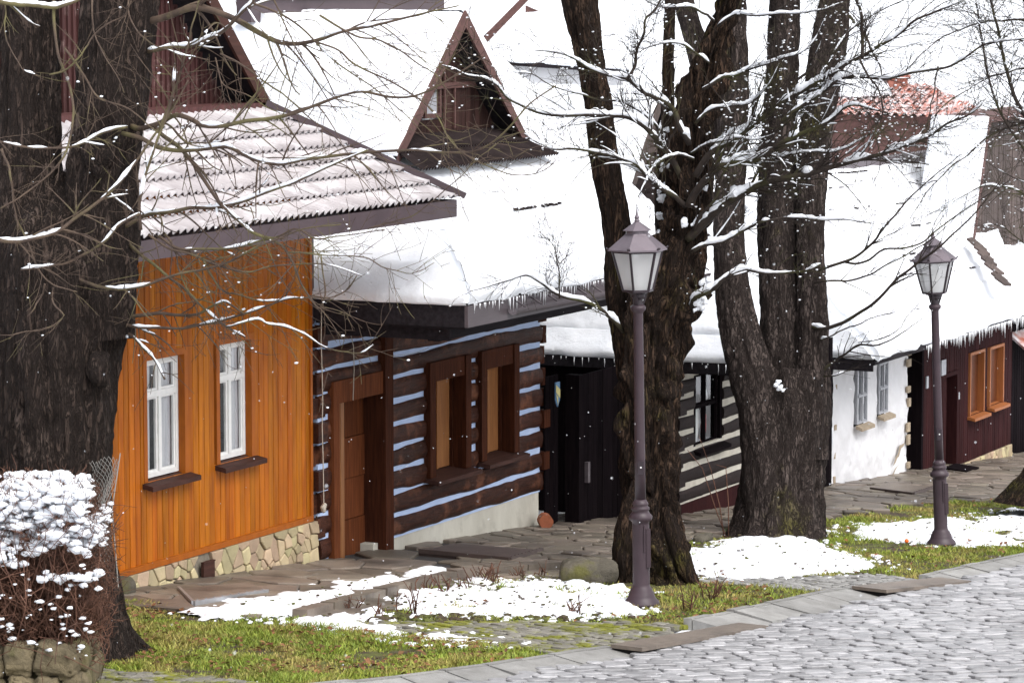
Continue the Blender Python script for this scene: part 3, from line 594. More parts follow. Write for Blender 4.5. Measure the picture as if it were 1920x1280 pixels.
stones(pl, cells, lambda x, y, h: (x, YO-.03-h-max(0, (ZB-.05-y))*.06, y), gap=.009, h=.03, bev=.012, hj=.012, tilt=.05)
p_ = pl.build("stone_footing", MT['stone_face'], ph)
mb = MB(); mb.slab([(XL, YO-.10, -.8), (XR+.1, YO-.10, -.8), (XR+.1, YO-.028, ZB-.062), (XL, YO-.028, ZB-.062)], (0, .12, 0)); mb.build("mortar_bed", MT['mortar'], p_)
d0 = W(353, 1068, YO-.08); mb = MB(); mb.box(30.87, 31.10, YO-.115, YO-.08, -.18, .25); mb.box(30.865, 31.105, YO-.122, YO-.116, .235, .25); mb.lump((31.08, YO-.125, .02), .013, 1); mb.build("vent_flap", MT['dark_sill'], ph)
# pent roof of corrugated tiles
EX, EY, EZ = XR+.28, 16.66, 3.99
A = (25.55, EY, EZ); B = (EX, EY, EZ); Cc = (32.50, YO, 5.0); Dd = (25.55, YO, 5.0)
mb = MB(); corrugated(mb, A, B, Cc, Dd, 7, .13, .024, .055); rf = mb.build("pent_roof", MT['tile_metal'], ph, smooth=True)
mb = MB(); corrugated(mb, (EX, EY, EZ), (EX, YO+5, EZ), (32.50, YO+5, 5.0), (32.50, YO, 5.0), 7, .115, .02, .035); mb.build("side_roof", MT['tile_metal'], ph, smooth=True)
mb = MB(); mb.bar((EX+.06, EY-.06, EZ+.03), (32.48, YO, 5.06), .13, .07); mb.build("hip_cap", MT['purple_metal'], rf)
mb = MB(); mb.box(25.55, EX-.02, EY-.005, EY+.025, EZ-.20, EZ-.01); mb.box(EX-.03, EX-.005, EY+.03, YO+5, EZ-.20, EZ-.008); mb.box(25.55, EX-.04, EY+.03, YO, EZ-.19, EZ-.17); mb.build("fascia", MT['purple_metal'], rf)
# gable with battens, verge boards and the high roof behind
AX, AZ = 29.0, 8.55; GY = YO+.45; rk = (AZ-5.0)/(32.55-AX)
top = lambda x: max(5.01, AZ-.12-abs(x-AX)*rk)
mb = MB(); planks(mb, AX-3.5, 32.45, GY, 4.9, 9, .10, (), .02, .004, top); g_ = mb.build("gable", MT['gable'], ph)
mb = MB(); x = AX-3.4
while x < 32.4:
    mb.box(x-.016, x+.016, GY-.045, GY-.018, 5.0, top(x)-.03); x += .10
mb.build("batten", MT['gable'], g_)
mb = MB(); mb.box(AX-3.5, 32.5, YO-.02, GY-.05, 4.97, 5.06); mb.build("gable_ledge", MT['gable'], g_)
mb = MB()
for sgn in (1, -1):
    e0 = np.array([AX+sgn*3.62, 0, 4.98]); e1 = np.array([AX, 0, AZ+.05])
    y0, y1 = YO+.02, YO+7
    mb.slab([e0+(0, y0, 0), e1+(0, y0, 0), e1+(0, y1, 0), e0+(0, y1, 0)], (0, 0, -.12))
hr = mb.build("high_roof", MT['fascia'], ph)
mb = MB()
for sgn in (1, -1):
    e0 = np.array([AX+sgn*3.66, 0, 4.93]); e1 = np.array([AX, 0, AZ+.02]); mb.slab([e0+(0, YO-.02, .03), e1+(0, YO-.02, .03), e1+(0, YO-.02, -.2), e0+(0, YO-.02, -.17)], (0, .035, 0))
mb.build("bargeboard", MT['dark_sill'], hr)
mb = MB(); sgn = 1
quad_snow(mb, (AX+3.62, YO+7, 5.0), (AX+3.62, YO+.05, 5.0), (AX, YO+.05, AZ+.06), (AX, YO+7, AZ+.06), .1, 30, 20, 4); mb.build("snow_cover", MT['snow'], hr, smooth=True)
#------------------------------------------------------------------ log house
LX0, LX1 = 33.55, 39.45
lh = thing("log_house", (36.6, YO+3, gz(36.6)), "dark log house with pale blue stripes of chinking and a snowy roof", "house")
zs = [-.17+.272*i for i in range(12)]
DOOR = (33.80, 35.20, -.9, 1.86); LW = [(36.2, 37.32, .44, 1.83), (37.61, 38.70, .46, 1.83)]
log_wall(lh, LX0, LX1+.05, YO, zs, .046, [DOOR]+LW, MT['log'], MT['chink'])
mb = MB(); log_ends(mb, LX1+.05, LX1+.19, YO-.02, YO+.2, zs, .05); mb.build("corner_logs", MT['board'], lh)
mb = MB(); log_ends(mb, LX0-.10, LX0+.10, YO-.03, YO+.2, [-1.26+.272*i for i in range(16)], .05); mb.build("corner_logs", MT['log'], lh)
mb = MB(); mb.box(LX0+.1, 33.78, YO-.015, YO+.05, -1.0, 1.9); mb.build("chinking_strip", MT['chink'], lh)
mb = MB(); mb.slab([(34.9, YO-.02, -1.5), (LX1+.03, YO-.02, -1.5), (LX1+.03, YO-.02, -.168), (34.9, YO-.02, -.168)], (0, .3, 0)); mb.build("plinth", MT['concrete'], lh)
mb = MB(); mb.box(LX0, LX1, YO+5.5, YO+5.6, -1.2, 3); mb.box(LX1-.1, LX1, YO+.2, YO+5.5, -1.2, 3); mb.box(LX0, LX0+.1, YO+.2, YO+5.5, -1.2, 3); mb.build("rear_wall", MT['log'], lh)
# doorway
mb = MB(); mb.box(35.02, 35.22, YO-.13, YO+.24, -.62, 2.45); mb.build("door_post", MT['board'], lh)
dj = MB(); dj.box(33.79, 33.93, YO-.11, YO+.05, -.8, 1.86); dj.box(33.931, 35.019, YO-.10, YO+.1, 1.60, 1.86)
dr = dj.build("door_frame", MT['board_warm'], lh)
mb = MB(); planks(mb, 33.95, 34.24, YO+.02, -.8, 1.6, .2); mb.build("side_board", MT['board_light'], dr)
mb = MB()
for i in range(5): mb.box(34.24+.003, 35.018, YO+.16-.01*(i % 2), YO+.22, -.8+i*.48, -.8+i*.48+.472)
mb.build("door_leaf", MT['board_warm'], dr)
mb = MB(); mb.box(33.95, 34.24, YO+.041, YO+.22, -.8, 1.6); mb.box(33.93, 35.02, YO+.101, YO+.26, 1.605, 1.68); mb.build("door_reveal", MT['board'], dr)
mb = MB(); mb.slab([(33.9, YO-.32, -.60), (35.0, YO-.32, -.64), (35.0, YO+.2, -.64), (33.9, YO+.2, -.60)], (0, 0, -.3)); mb.build("door_step", MT['flag'], lh)
# window openings of the log house
for k, (a, b, c, d) in enumerate(LW):
    m = MB(); m.box(a, a+.15, YO-.12, YO+.06, c, d); m.box(b-.15, b, YO-.12, YO+.06, c, d); m.box(a+.151, b-.151, YO-.10, YO+.06, d-.24, d-.002)
    f = m.build("window_frame", MT['board'], lh); m = MB(); m.box(a+.162, a+.185, YO+.061, YO+.12, c, d-.24); m.build("window_reveal", MT['board'], f); m = MB(); m.box(b-.175, b-.152, YO+.061, YO+.12, c, d-.24); m.build("window_reveal", MT['board'], f)
    m = MB(); m.box(a+.186, a+.36, YO+.085, YO+.13, c+.03, d-.26); m.box(a+.364, a+.56, YO+.09, YO+.13, c+.03, d-.26); m.box(a+.564, a+.60, YO+.075, YO+.13, c+.03, d-.26); m.box(a+.604, b-.176, YO+.10, YO+.13, c+.03, d-.26); m.build("shutter", MT['board_light'], f)
    m = MB(); z = c+.1
    while z < d-.36: m.box(a+.19, a+.25+(.02 if not k else -.02), YO+.07, YO+.086, z, z+.062); z += .066
    m.build("yellow_strip", MT['yellow'], f)
    m = MB(); m.slab([(a-.02, YO-.24, c-.03), (b+.06, YO-.24, c-.03), (b+.06, YO+.12, c+.02), (a-.02, YO+.12, c+.02)], (0, 0, -.05)); m.build("sill", MT['dark_sill'], f)
# roof
RX0, RX1, RY, RZ = 33.45, 40.2, 16.42, 2.86; KY, KZ = 20.42, 5.93; HX = 35.8
A = (RX0, RY, RZ); B = (RX1, RY, RZ); Cc = (RX1+.9, KY, KZ); Dd = (HX, KY, KZ); E_ = (RX0, 24.42, RZ)
mb = MB(); ms = MB(); skirt_roof(mb, ms, A, B, Cc, Dd, E_, 1.45, .95, 1, .10, False); rf = mb.build("roof", MT['fascia'], lh); ms.build("snow_cover", MT['snow'], rf, smooth=True)
ROOF_LOG = (rf, A, B, Cc, Dd)
mb = MB(); mb.box(RX0+.0, RX1, RY+.0, RY+.04, RZ-.27, RZ-.03); mb.build("fascia", MT['fascia_grey'], rf)
mb = MB(); mb.box(RX0-.005, RX0+.035, RY+.041, 24.4, RZ-.27, RZ-.03); mb.box(RX0+.16, RX0+.2, RY+.30, 24.0, RZ-.44, RZ-.275); mb.box(RX0+.04, RX1-.2, RY+.05, YO-.05, RZ-.30, RZ-.275); mb.box(RX0+.21, RX1-.3, RY+.45, RY+.6, RZ-.46, RZ-.302); mb.build("eave_boards", MT['fascia'], rf)
mb = MB(); th_ = np.linspace(math.pi, 2*math.pi, 9); pr = np.stack([th_*0, RY-.075+.065*np.cos(th_), RZ-.15+.065*np.sin(th_)], -1)
Lg = np.array([RX0+1.0, 0, .0]); mb.grid(np.stack([pr+Lg, pr+(RX1, 0, -.03)], 0))
x = RX0+1.2
while x < RX1: mb.bar((x, RY-.145, RZ-.14), (x, RY+.0, RZ-.06), .02, .015); x += .42
mb.build("gutter", MT['fascia_grey'], rf, smooth=True)
kind(fringe((RX0+.1, RY-.03, RZ-.02), (RX1, RY-.03, RZ-.02), 85, .17, 3).build("icicles", MT['iciclem'], rf, smooth=True), 'stuff')
mb = MB(); mb.box(HX-.25, RX1+.5, KY-.10, KY+.10, KZ-.05, KZ+.22); mb.bar((HX-.25, KY, KZ+.24), (RX1+.5, KY, KZ+.24), .26, .05); mb.build("ridge_board", MT['purple_metal'], rf)
# dormer with pent skirt
def dormer(parent, xc, w, zb, za, Y, Yb, mwall, skirt=.32, ov=.30, mtrim='dormer_trim', win=True, mskirt='corr_dark', sn=True, skz=.36):
    top_ = lambda x: za-abs(x-xc)*(za-zb)/(w/2)
    m = MB(); planks(m, xc-w/2+.02, xc+w/2-.02, Y, zb-.2, za, .13, [(xc-.55, xc-.05, zb+.32, zb+.95)] if win else (), .02, .004, lambda x: max(zb, top_(x)-.05)); d = m.build("dormer", MT[mwall], parent)
    sl_ = (za-zb)/(w/2); m = MB(); t = MB(); s = MB()
    for g in (1, -1):
        a = np.array([xc+g*(w/2+.02), 0, zb-.03]); b = np.array([xc, 0, za+.02]); ext = (a-b)*.0
        m.slab([a+(0, Y-ov, 0)+ext, b+(0, Y-ov, 0), b+(0, Yb, 0), a+(0, Yb, 0)], (0, 0, -.09))
        t.slab([a+(0, Y-ov-.03, .04), b+(0, Y-ov-.03, .07), b+(0, Y-ov-.03, -.13), a+(0, Y-ov-.03, -.11)], (0, .028, 0))
        A_, B_, C_, D_ = a+(0, Y-ov-.02, .01), a+(0, Yb, .01), b+(0, Yb, .01), b+(0, Y-ov-.02, .01)
        quad_snow(s, A_, B_, C_, D_, .10, 30, 30, 7+g, .02, 5)
    r = m.build("dormer_roof", MT['fascia'], d); t.build("dormer_bargeboard", MT[mtrim], d)
    if sn: s.build("dormer_snow", MT['snow'], d, smooth=True)
    m = MB(); sk0 = zb+.16; corrugated(m, (xc-w/2-.15, Y-skirt-.32, sk0-skz), (xc+w/2+.15, Y-skirt-.32, sk0-skz), (xc+w/2-.08, Y-.005, sk0), (xc-w/2+.08, Y-.005, sk0), 2, .075, .016, .03); m.build("dormer_skirt", MT[mskirt], d, smooth=True)
    m = MB(); m.box(xc-.02, xc+.02, Y-.05, Y-.02, zb+.2, za-.3); m.box(xc+.25, xc+.29, Y-.05, Y-.02, zb+.2, za-.65); m.box(xc-w*.28, xc+w*.28, Y-.055, Y-.021, za-.85, za-.78); m.build("dormer_trim", MT[mtrim], d)
    if win:
        m = MB(); x0, x1, z0, z1 = xc-.52, xc-.08, zb+.34, zb+.93
        m.box(x0, x0+.05, Y-.04, Y+.02, z0, z1); m.box(x1-.05, x1, Y-.04, Y+.02, z0, z1); m.box(x0+.05, x1-.05, Y-.04, Y+.02, z0, z0+.05); m.box(x0+.05, x1-.05, Y-.04, Y+.02, z1-.05, z1); m.build("dormer_window", MT[mtrim], d)
        m = MB(); m.box(x0+.05, x1-.05, Y+.0, Y+.012, z0+.05, z1-.05); m.build("dormer_pane", MT['grey_frame'], d)
    return d
dormer(lh, 36.88, 3.5, 4.40, 5.93, 18.45, 20.6, 'dormer_wood', .35)
#------------------------------------------------------------------ log cottage
Y3 = 17.63
c3 = thing("log_cottage", (45.5, Y3+3, gz(45)), "low dark log cottage with cream chinking behind the gnarled tree", "house")
zs = [-.70+.245*i for i in range(9)]; w3 = (42.85, 43.9, -.02, 1.05)
log_wall(c3, 42.30, 44.95, Y3, zs, .062, [w3], MT['log_far'], MT['chink_far'], .06, 5)
mb = MB(); log_ends(mb, 44.86, 45.05, Y3-.03, Y3+.2, zs, .05); mb.build("corner_logs", MT['log_far'], c3); mb = MB(); log_ends(mb, 42.2, 42.38, Y3-.03, Y3+.2, zs, .05); mb.build("corner_logs", MT['log_far'], c3)
mb = MB(); mb.box(42.2, 45.3, Y3-.06, Y3+.2, -1.9, -.702); mb.build("plinth", MT['shop_wood'], c3)
mb = MB(); mb.box(42.25, 42.35, Y3+.2, Y3+6, -2, 1.5); mb.build("wall", MT['black_wood'], c3)
f = casement(c3, w3[0]+.08, w3[1]-.08, w3[2]+.03, w3[3]-.03, Y3, .45, 'black_wood', .035, None, 'black_wood', .08, 'black_wood', .02)
mb = MB(); mb.lump((43.28, Y3+.13, .30), .16, 3, sq=(.8, .25, 1.7), amp=.35); mb.lump((43.15, Y3+.13, .10), .15, 4, sq=(1, .25, 1)); mb.lump((43.62, Y3+.13, .62), .12, 5, sq=(.8, .25, 1.0)); mb.build("white_cloth", MT['white_paint'], f, smooth=True)
mb = MB(); mb.lump((43.60, Y3+.13, .24), .11, 6, sq=(.6, .3, 2.0)); mb.build("red_cloth", MT['red'], f, smooth=True)
CX0, CX1, CY, CZ_ = 42.0, 45.2, 16.65, 1.33; KY3, KZ3 = 20.6, 4.75; HX3 = 43.6
A = (CX0, CY, CZ_); B = (CX1, CY, CZ_); Cc = (CX1+3, KY3, KZ3); Dd = (HX3, KY3, KZ3); E_ = (CX0, 24.8, CZ_)
mb = MB(); ms = MB(); skirt_roof(mb, ms, A, B, Cc, Dd, E_, 1.35, .80, 11, .11, True); rf = mb.build("roof", MT['fascia'], c3); ms.build("snow_cover", MT['snow'], rf, smooth=True)
mb = MB(); mb.box(CX0-.01, CX0+.03, CY+.05, 24.7, CZ_-.17, CZ_-.02); mb.box(CX0, CX1, CY-.01, CY+.03, CZ_-.17, CZ_-.02); mb.box(CX0+.04, CX1-.1, CY+.04, Y3-.02, CZ_-.19, CZ_-.172); mb.build("fascia", MT['fascia'], rf)
kind(fringe((CX0-.05, CY, CZ_-.03), (CX0-.05, 21.5, CZ_-.03), 42, .15, 8).build("icicles", MT['iciclem'], rf, smooth=True), 'stuff')
ROOF_C3 = (rf, A, B, Cc, Dd)
dormer(c3, 43.5, 2.4, 3.5, 4.85, 18.6, 20.6, 'grey_wood', .30, .25, 'grey_wood')
#------------------------------------------------------------------ gate beside the log house
gt = thing("plank_gate", (41.0, YO-.1, gz(41)), "near-black vertical plank gate between the striped log house and the cottage", "gate")
mb = MB(); planks(mb, 40.15, 42.45, 18.15, -1.25, 1.27, .16, (), .03, .006); mb.build("gate_leaf", MT['black_wood'], gt)
mb = MB(); mb.box(39.98, 40.14, 18.02, 18.22, -1.3, 1.3); mb.build("gate_post", MT['black_wood'], gt); mb = MB(); mb.box(42.46, 42.6, 18.02, 18.22, -1.3, 1.25); mb.build("gate_post", MT['black_wood'], gt)
mb = MB(); mb.box(40.2, 42.4, 18.06, 18.12, -1.28, -1.02); mb.build("bottom_rail", MT['board'], gt)
mb = MB(); mb.box(40.33, 40.40, 18.05, 18.10, -.15, .12); mb.build("gate_handle", MT['fascia_grey'], gt)
mb = MB(); planks(mb, 39.6, 40.0, 18.35, -1.5, 1.3, .13); sw = mb.build("side_fence", MT['black_wood']); tag(sw, "narrow black board panel set back between log house corner and gate", "fence")
pn = thing("shield_pennant", W(1046, 735, 18.1), "small blue and yellow shield sign hung on the black gate", "sign")
p0 = W(1046, 735, 18.09); mb = MB(); mb.slab([p0+(-.065, 0, .13), p0+(.065, 0, .13), p0+(.065, 0, -.1), p0+(0, 0, -.19), p0+(-.065, 0, -.1)], (0, .015, 0)); mb.build("shield", MT['blue'], pn)
mb = MB(); mb.slab([p0+(-.06, -.006, .10), p0+(.06, -.006, .03), p0+(.06, -.006, -.08), p0+(-.06, -.006, .0)], (0, .005, 0)); mb.slab([p0+(-.06, -.006, -.02), p0+(0, -.006, -.06), p0+(0, -.006, -.17)], (0, .005, 0)); mb.build("emblem", MT['pale'], pn)
mb = MB(); planks(mb, 45.1, 49.0, 17.85, -2.2, .95, .15); sw = mb.build("plank_fence", MT['black_wood']); tag(sw, "black plank fence closing the gap behind the double-trunked tree", "fence")
# cut log
cl = thing("cut_log", G(1022, 990), "short cut log with a bright orange end on the paving by the gate", "log"); p0 = G(1022, 990)+np.array([0, 0, .10]); ax_ = np.array([-.85, -.5, .05])
mb = MB(); mb.tube([p0+ax_*-.17, p0, p0+ax_*.17], [.088, .092, .09], 20, jitter=.04); mb.build("log_bark", MT['cutlog'], cl, smooth=False)
#------------------------------------------------------------------ whitewashed house with plum shop front
YW = 18.0
wh = thing("whitewashed_house", (54, YW+3, gz(54)), "whitewashed cottage joined to a plum plank front under one snowy roof", "house")
WWIN = [(50.46, 50.98, -.60, .32), (51.50, 51.98, -.56, .30)]
nx, nz_ = 110, 70; Xg, Zg = np.meshgrid(np.linspace(49.36, 53.05, nx), np.linspace(-2.4, .75, nz_), indexing='ij')
wav = .03*fbm(P3(Xg*1.6, Zg*1.6), 3, 2)+.012*fbm(P3(Xg*7, Zg*7), 2, 8); mb = MB()
V = np.stack([Xg, YW-wav-.02, Zg], -1); i = np.arange(nx*nz_).reshape(nx, nz_); cx = (Xg[:-1, :-1]+Xg[1:, 1:])/2; cz = (Zg[:-1, :-1]+Zg[1:, 1:])/2; ok = np.ones(cx.shape, bool)
for a, b, c, d in WWIN: ok &= ~((cx > a) & (cx < b) & (cz > c) & (cz < d))
q = np.stack([i[:-1, :-1], i[1:, :-1], i[1:, 1:], i[:-1, 1:]], -1)[ok]; mb.addnp(V, q)
mb.box(49.30, 49.38, YW+.02, YW+6, -2.4, .75); mb.box(49.0, 49.34, YW+.05, YW+.30, -2.4, .75); mb.build("wall", MT['whitewash'], wh, smooth=True)
for a, b, c, d in WWIN: casement(wh, a+.02, b-.02, c+.02, d-.02, YW, .5, 'grey_frame', .03, [(.0, 1.0)], None, .03, 'bare_stone', -.045)
mb = MB()
for k in range(13):
    z = -2.05+k*.21
    if k in (3, 5, 7, 10): mb = MB(); mb.box(49.46, 49.46+RS.uniform(.05, .12), YW-.045, YW-.02, z+RS.uniform(0, .05), z+.10+RS.uniform(0, .06)); mb.build("quoin", MT['bare_stone'], wh)
    w_ = RS.uniform(.03, .10)
    if k % 3 != 0: mb = MB(); mb.box(53.0-w_, 53.062, YW-.052-RS.uniform(0, .01), YW-.02, z+RS.uniform(0, .04), z+.12+RS.uniform(0, .05)); mb.build("quoin", MT['bare_stone'], wh)
mb = MB()
for a, b, wd in (((52.25, -1.46), (52.85, -1.12), .12), ((51.3, -1.8), (51.9, -1.62), .05), ((51.9, -1.72), (52.5, -1.5), .04), ((50.8, -1.95), (51.2, -1.88), .05)):
    x = np.linspace(a[0], b[0], 14); zc = np.linspace(a[1], b[1], 14)+.03*fbm(P3(x*5, 1), 2, 3); hw = wd/2*np.sin(np.linspace(.1, 3.0, 14))*(1+.5*vn(P3(x*9, 2), 4))
    mb.grid(np.stack([np.stack([x, x*0+YW-.062-.03*fbm(P3(x*1.6, zc*1.6), 3, 2), zc-hw], -1), np.stack([x, x*0+YW-.062-.03*fbm(P3(x*1.6, zc*1.6), 3, 2), zc+hw], -1)], 1))
mb.build("bare_patch", MT['bare_stone'], wh)
mb = MB(); dop = (54.55, 55.55, -1.95, -.30); sop = [(56.25, 57.08, -1.12, -.02), (57.37, 58.2, -1.08, -.03)]
planks(mb, 53.75, 58.76, YW, -1.90, .55, .12, [dop]+sop, .02, .002); pf = mb.build("plank_front", MT['shop_wood'], wh)
mb = MB(); planks(mb, 53.06, 53.74, YW+.25, -2.3, .55, .13); mb.box(53.70, 53.80, YW-.03, YW+.3, -2.2, .5); mb.build("side_panel", MT['black_wood'], wh)
mb = MB(); planks(mb, 54.56, 55.2, YW+.05, -2.2, -.33, .1, (), .02, .002); mb.box(54.50, 54.56, YW-.045, YW+.3, -2.2, -.24); mb.box(55.54, 55.62, YW-.045, YW+.3, -2.2, -.24); mb.box(54.561, 55.539, YW-.045, YW+.3, -.31, -.24); d_ = mb.build("door", MT['shop_wood'], wh)
mb = MB(); mb.box(55.2, 55.54, YW+.3, YW+.33, -2.2, -.33); mb.box(54.68, 54.86, YW+.015, YW+.028, -1.45, -1.0); mb.build("door_opening", MT['dark'], d_)
for a, b, c, d in sop:
    m = MB(); t = .05; m.box(a, a+t, YW-.05, YW+.12, c, d); m.box(b-t, b, YW-.05, YW+.12, c, d); m.box(a+t, b-t, YW-.05, YW+.12, d-t, d); m.slab([(a-.05, YW-.16, c-.03), (b+.05, YW-.16, c-.03), (b+.05, YW+.12, c+.02), (a-.05, YW+.12, c+.02)], (0, 0, -.05)); f = m.build("shop_window", MT['amber'], pf)
    m = MB(); m.box(a+t, b-t, YW+.07, YW+.09, c+.021, d-t); m.build("shutter_panel", MT['amber_pane'], f)
pl = MB(); pts = np.stack([RS.uniform(55.6, 58.8, 70), RS.uniform(-2.6, -1.9, 70)], -1); stones(pl, voronoi(pts, (55.6, 58.8, -2.6, -1.905)), lambda x, y, h: (x, YW-.02-h, y), gap=.01, h=.02, bev=.01, hj=.006); pl.box(53.8, 58.8, YW-.015, YW+.2, -2.7, -1.92); pl.build("stone_footing", MT['stone_face'], wh)
mb = MB(); p0 = W(1770, 690, YW-.05); mb.box(p0[0]-.12, p0[0]+.12, YW-.05, YW-.03, p0[2]-.12, p0[2]+.14); mb.build("plaque", MT['grey_frame'], wh); mb = MB(); mb.box(p0[0]-.9, p0[0]-.8, YW-.05, YW-.03, p0[2]-.25, p0[2]-.05); mb.build("plaque", MT['grey_frame'], wh); mb = MB(); p1 = W(1797, 742, YW-.03); mb.box(p1[0]-.05, p1[0]+.05, YW-.04, YW-.021, p1[2]-.06, p1[2]+.06); mb.build("house_number", MT['grey_frame'], wh)
VX0, VX1, VY, VZ = 49.1, 57.15, 17.2, .64; KYw, KZw = 20.3, 3.15; HXw = 50.2
A = (VX0, VY, VZ); B = (VX1, VY, VZ); Cc = (VX1+6, KYw, KZw-.3); Dd = (HXw, KYw, KZw+.1); E_ = (VX0, 24, VZ)
mb = MB(); mb.slab([A, B, Cc, Dd], (0, .02, -.10)); mb.slab([A, Dd, E_], (.05, 0, -.1)); rf = mb.build("roof", MT['fascia'], wh)
mb = MB(); quad_snow(mb, A, B, Cc, Dd, .12, 170, 80, 21, .04, 9, .04, (0, 1)); quad_snow(mb, E_, A, Dd, Dd, .12, 70, 40, 22, .04, 5, .04, (1, 0)); mb.build("snow_cover", MT['snow'], rf, smooth=True)
mb = MB(); mb.box(VX0-.01, VX0+.03, VY+.02, 24, VZ-.20, VZ-.03); mb.box(VX0, VX1, VY-.01, VY+.03, VZ-.10, VZ-.02); mb.box(VX0+.04, VX1-.02, VY+.04, YW-.03, VZ-.12, VZ-.105); mb.build("fascia", MT['fascia'], rf)
mb = MB(); mb.box(HXw, VX1+6, KYw-.12, KYw+.12, KZw-.12, KZw+.06); mb.build("ridge_board", MT['fascia_grey'], rf)
kind(fringe((51.5, VY-.04, VZ-.03), (VX1, VY-.04, VZ-.03), 95, .26, 8).build("icicles", MT['iciclem'], rf, smooth=True), 'stuff')
def shingle_edges(parent, A, B, Cc, Dd, rows, off, seed):
    rs = np.random.RandomState(seed); A, B, Cc, Dd = (np.array(v, float) for v in (A, B, Cc, Dd)); nrm = np.cross(B-A, Dd-A); nrm /= np.linalg.norm(nrm); nrm = nrm if nrm[2] > 0 else -nrm; m = MB()
    for v, u0, u1, dn in rows:
        u = u0
        while u < u1:
            l = rs.uniform(.004, .016); g_ = fbm(P3(u*30, v*9, seed), 2, 3)
            if g_ > -.1+1-dn-.5:
                a = (A+(B-A)*u)*(1-v)+(Dd+(Cc-Dd)*u)*v; b = (A+(B-A)*(u+l))*(1-v)+(Dd+(Cc-Dd)*(u+l))*v; o_ = nrm*(off+rs.uniform(-.02, .004)); m.bar(a+o_, b+o_+nrm*rs.uniform(-.015, .008), .03, rs.uniform(.008, .022), nrm)
            u += l*1.05
    m.build("shingle_edge", MT['corr_dark'], parent)
shingle_edges(rf, A, B, Cc, Dd, [(.30, .62, .95, .25), (.44, .35, .75, .3), (.60, .5, .98, .4), (.74, .25, .9, .4), (.87, .1, .95, .5), (.96, .02, .98, .9)], .125, 5)
# grey dormer at the right
mb = MB(); gd = W(1880, 440, 19.0); x0 = W(1806, 455, 18.7)[0]; zb_ = W(1850, 462, 18.7)[2]; zt_ = W(1880, 225, 18.7)[2]
planks(mb, x0, x0+5.5, 18.7, zb_-.5, zt_, .14, (), .03, .006, lambda x: min(zt_, zb_+(x-x0)*2.6+.25)); dd_ = mb.build("dormer", MT['grey_wood'], wh)
mb = MB(); mb.slab([(x0-.12, 18.5, zb_), (x0+.85, 18.5, zt_+.1), (x0+.85, 19.6, zt_+.1), (x0-.12, 19.6, zb_)], (.06, 0, -.1)); mb.slab([(x0+.85, 18.5, zt_+.1), (x0+5.5, 18.5, zt_+.12), (x0+5.5, 19.6, zt_+.12), (x0+.85, 19.6, zt_+.1)], (0, 0, -.1)); mb.build("dormer_roof", MT['dormer_trim'], dd_)
mb = MB(); quad_snow(mb, (x0-.12, 19.6, zb_), (x0-.12, 18.52, zb_), (x0+.85, 18.52, zt_+.1), (x0+.85, 19.6, zt_+.1), .10, 30, 30, 55, .02, 4); mb.build("dormer_snow", MT['snow'], dd_, smooth=True)
mb = MB()
for k in range(9):
    p_ = W(1830+k*6.5, 462+k*9+RS.uniform(-3, 3), 18.2-.12*k); mb.slab([p_+(-.12, -.05, 0), p_+(.12, -.1, -.02), p_+(.16, .12, .12), p_+(-.1, .14, .12)], (0, 0, .04))
mb.build("hip_shingle", MT['grey_wood'], wh)
#------------------------------------------------------------------ neighbour at the right edge
nb = thing("dark_neighbour_house", (62, 20, gz(60)), "black plank house with red tile eave past the plum front", "house")
mb = MB(); planks(mb, 58.9, 66, 18.15, -3, .3, .13); mb.build("wall", MT['black_wood'], nb)
mb = MB(); A = (57.6, 17.5, .55); B = (68, 17.5, .3); mb.slab([A, B, (70, 20.6, 2.6), (59.2, 20.6, 2.9)], (0, .02, -.1)); rf = mb.build("roof", MT['fascia'], nb)
mb = MB(); quad_snow(mb, A, B, (70, 20.6, 2.6), (59.2, 20.6, 2.9), .12, 80, 50, 31, .03, 6); mb.build("snow_cover", MT['snow'], rf, smooth=True)
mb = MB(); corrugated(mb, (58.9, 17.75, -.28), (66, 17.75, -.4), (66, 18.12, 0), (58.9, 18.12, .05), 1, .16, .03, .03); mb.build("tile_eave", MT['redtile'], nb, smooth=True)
#------------------------------------------------------------------ houses behind
rh = thing("red_roofed_house", D(1690, 260, 95), "distant brown house with a red tiled roof and brick chimney above the snowy roofs", "house")
o = D(1690, 300, 95); s_ = 95/F
def far(px, py, back=0): return o+np.array(RT)*((px-1690)*s_)+np.array([0, 0, (300-py)*s_])+np.array([FH[0], FH[1], 0])*back
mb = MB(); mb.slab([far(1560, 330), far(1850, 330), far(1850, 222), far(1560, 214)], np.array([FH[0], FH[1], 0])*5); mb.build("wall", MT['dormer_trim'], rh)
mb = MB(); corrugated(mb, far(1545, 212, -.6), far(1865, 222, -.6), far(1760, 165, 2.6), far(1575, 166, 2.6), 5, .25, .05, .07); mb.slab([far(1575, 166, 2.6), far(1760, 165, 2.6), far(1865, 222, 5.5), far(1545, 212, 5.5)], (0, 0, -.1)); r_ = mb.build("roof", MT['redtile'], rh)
mb = MB(); mb.slab([far(1678, 185, 2.0), far(1716, 185, 2.0), far(1716, 146, 2.0), far(1678, 146, 2.0)], np.array([FH[0], FH[1], 0])*.6); mb.slab([far(1674, 152, 1.9), far(1720, 152, 1.9), far(1720, 145, 1.9), far(1674, 145, 1.9)], np.array([FH[0], FH[1], 0])*.8); mb.build("chimney", MT['brick'], rh); mb = MB(); mb.slab([far(1574, 180, 2.2), far(1582, 180, 2.2), far(1582, 158, 2.2), far(1574, 158, 2.2)], np.array([FH[0], FH[1], 0])*.5); mb.build("chimney", MT['brick'], rh)
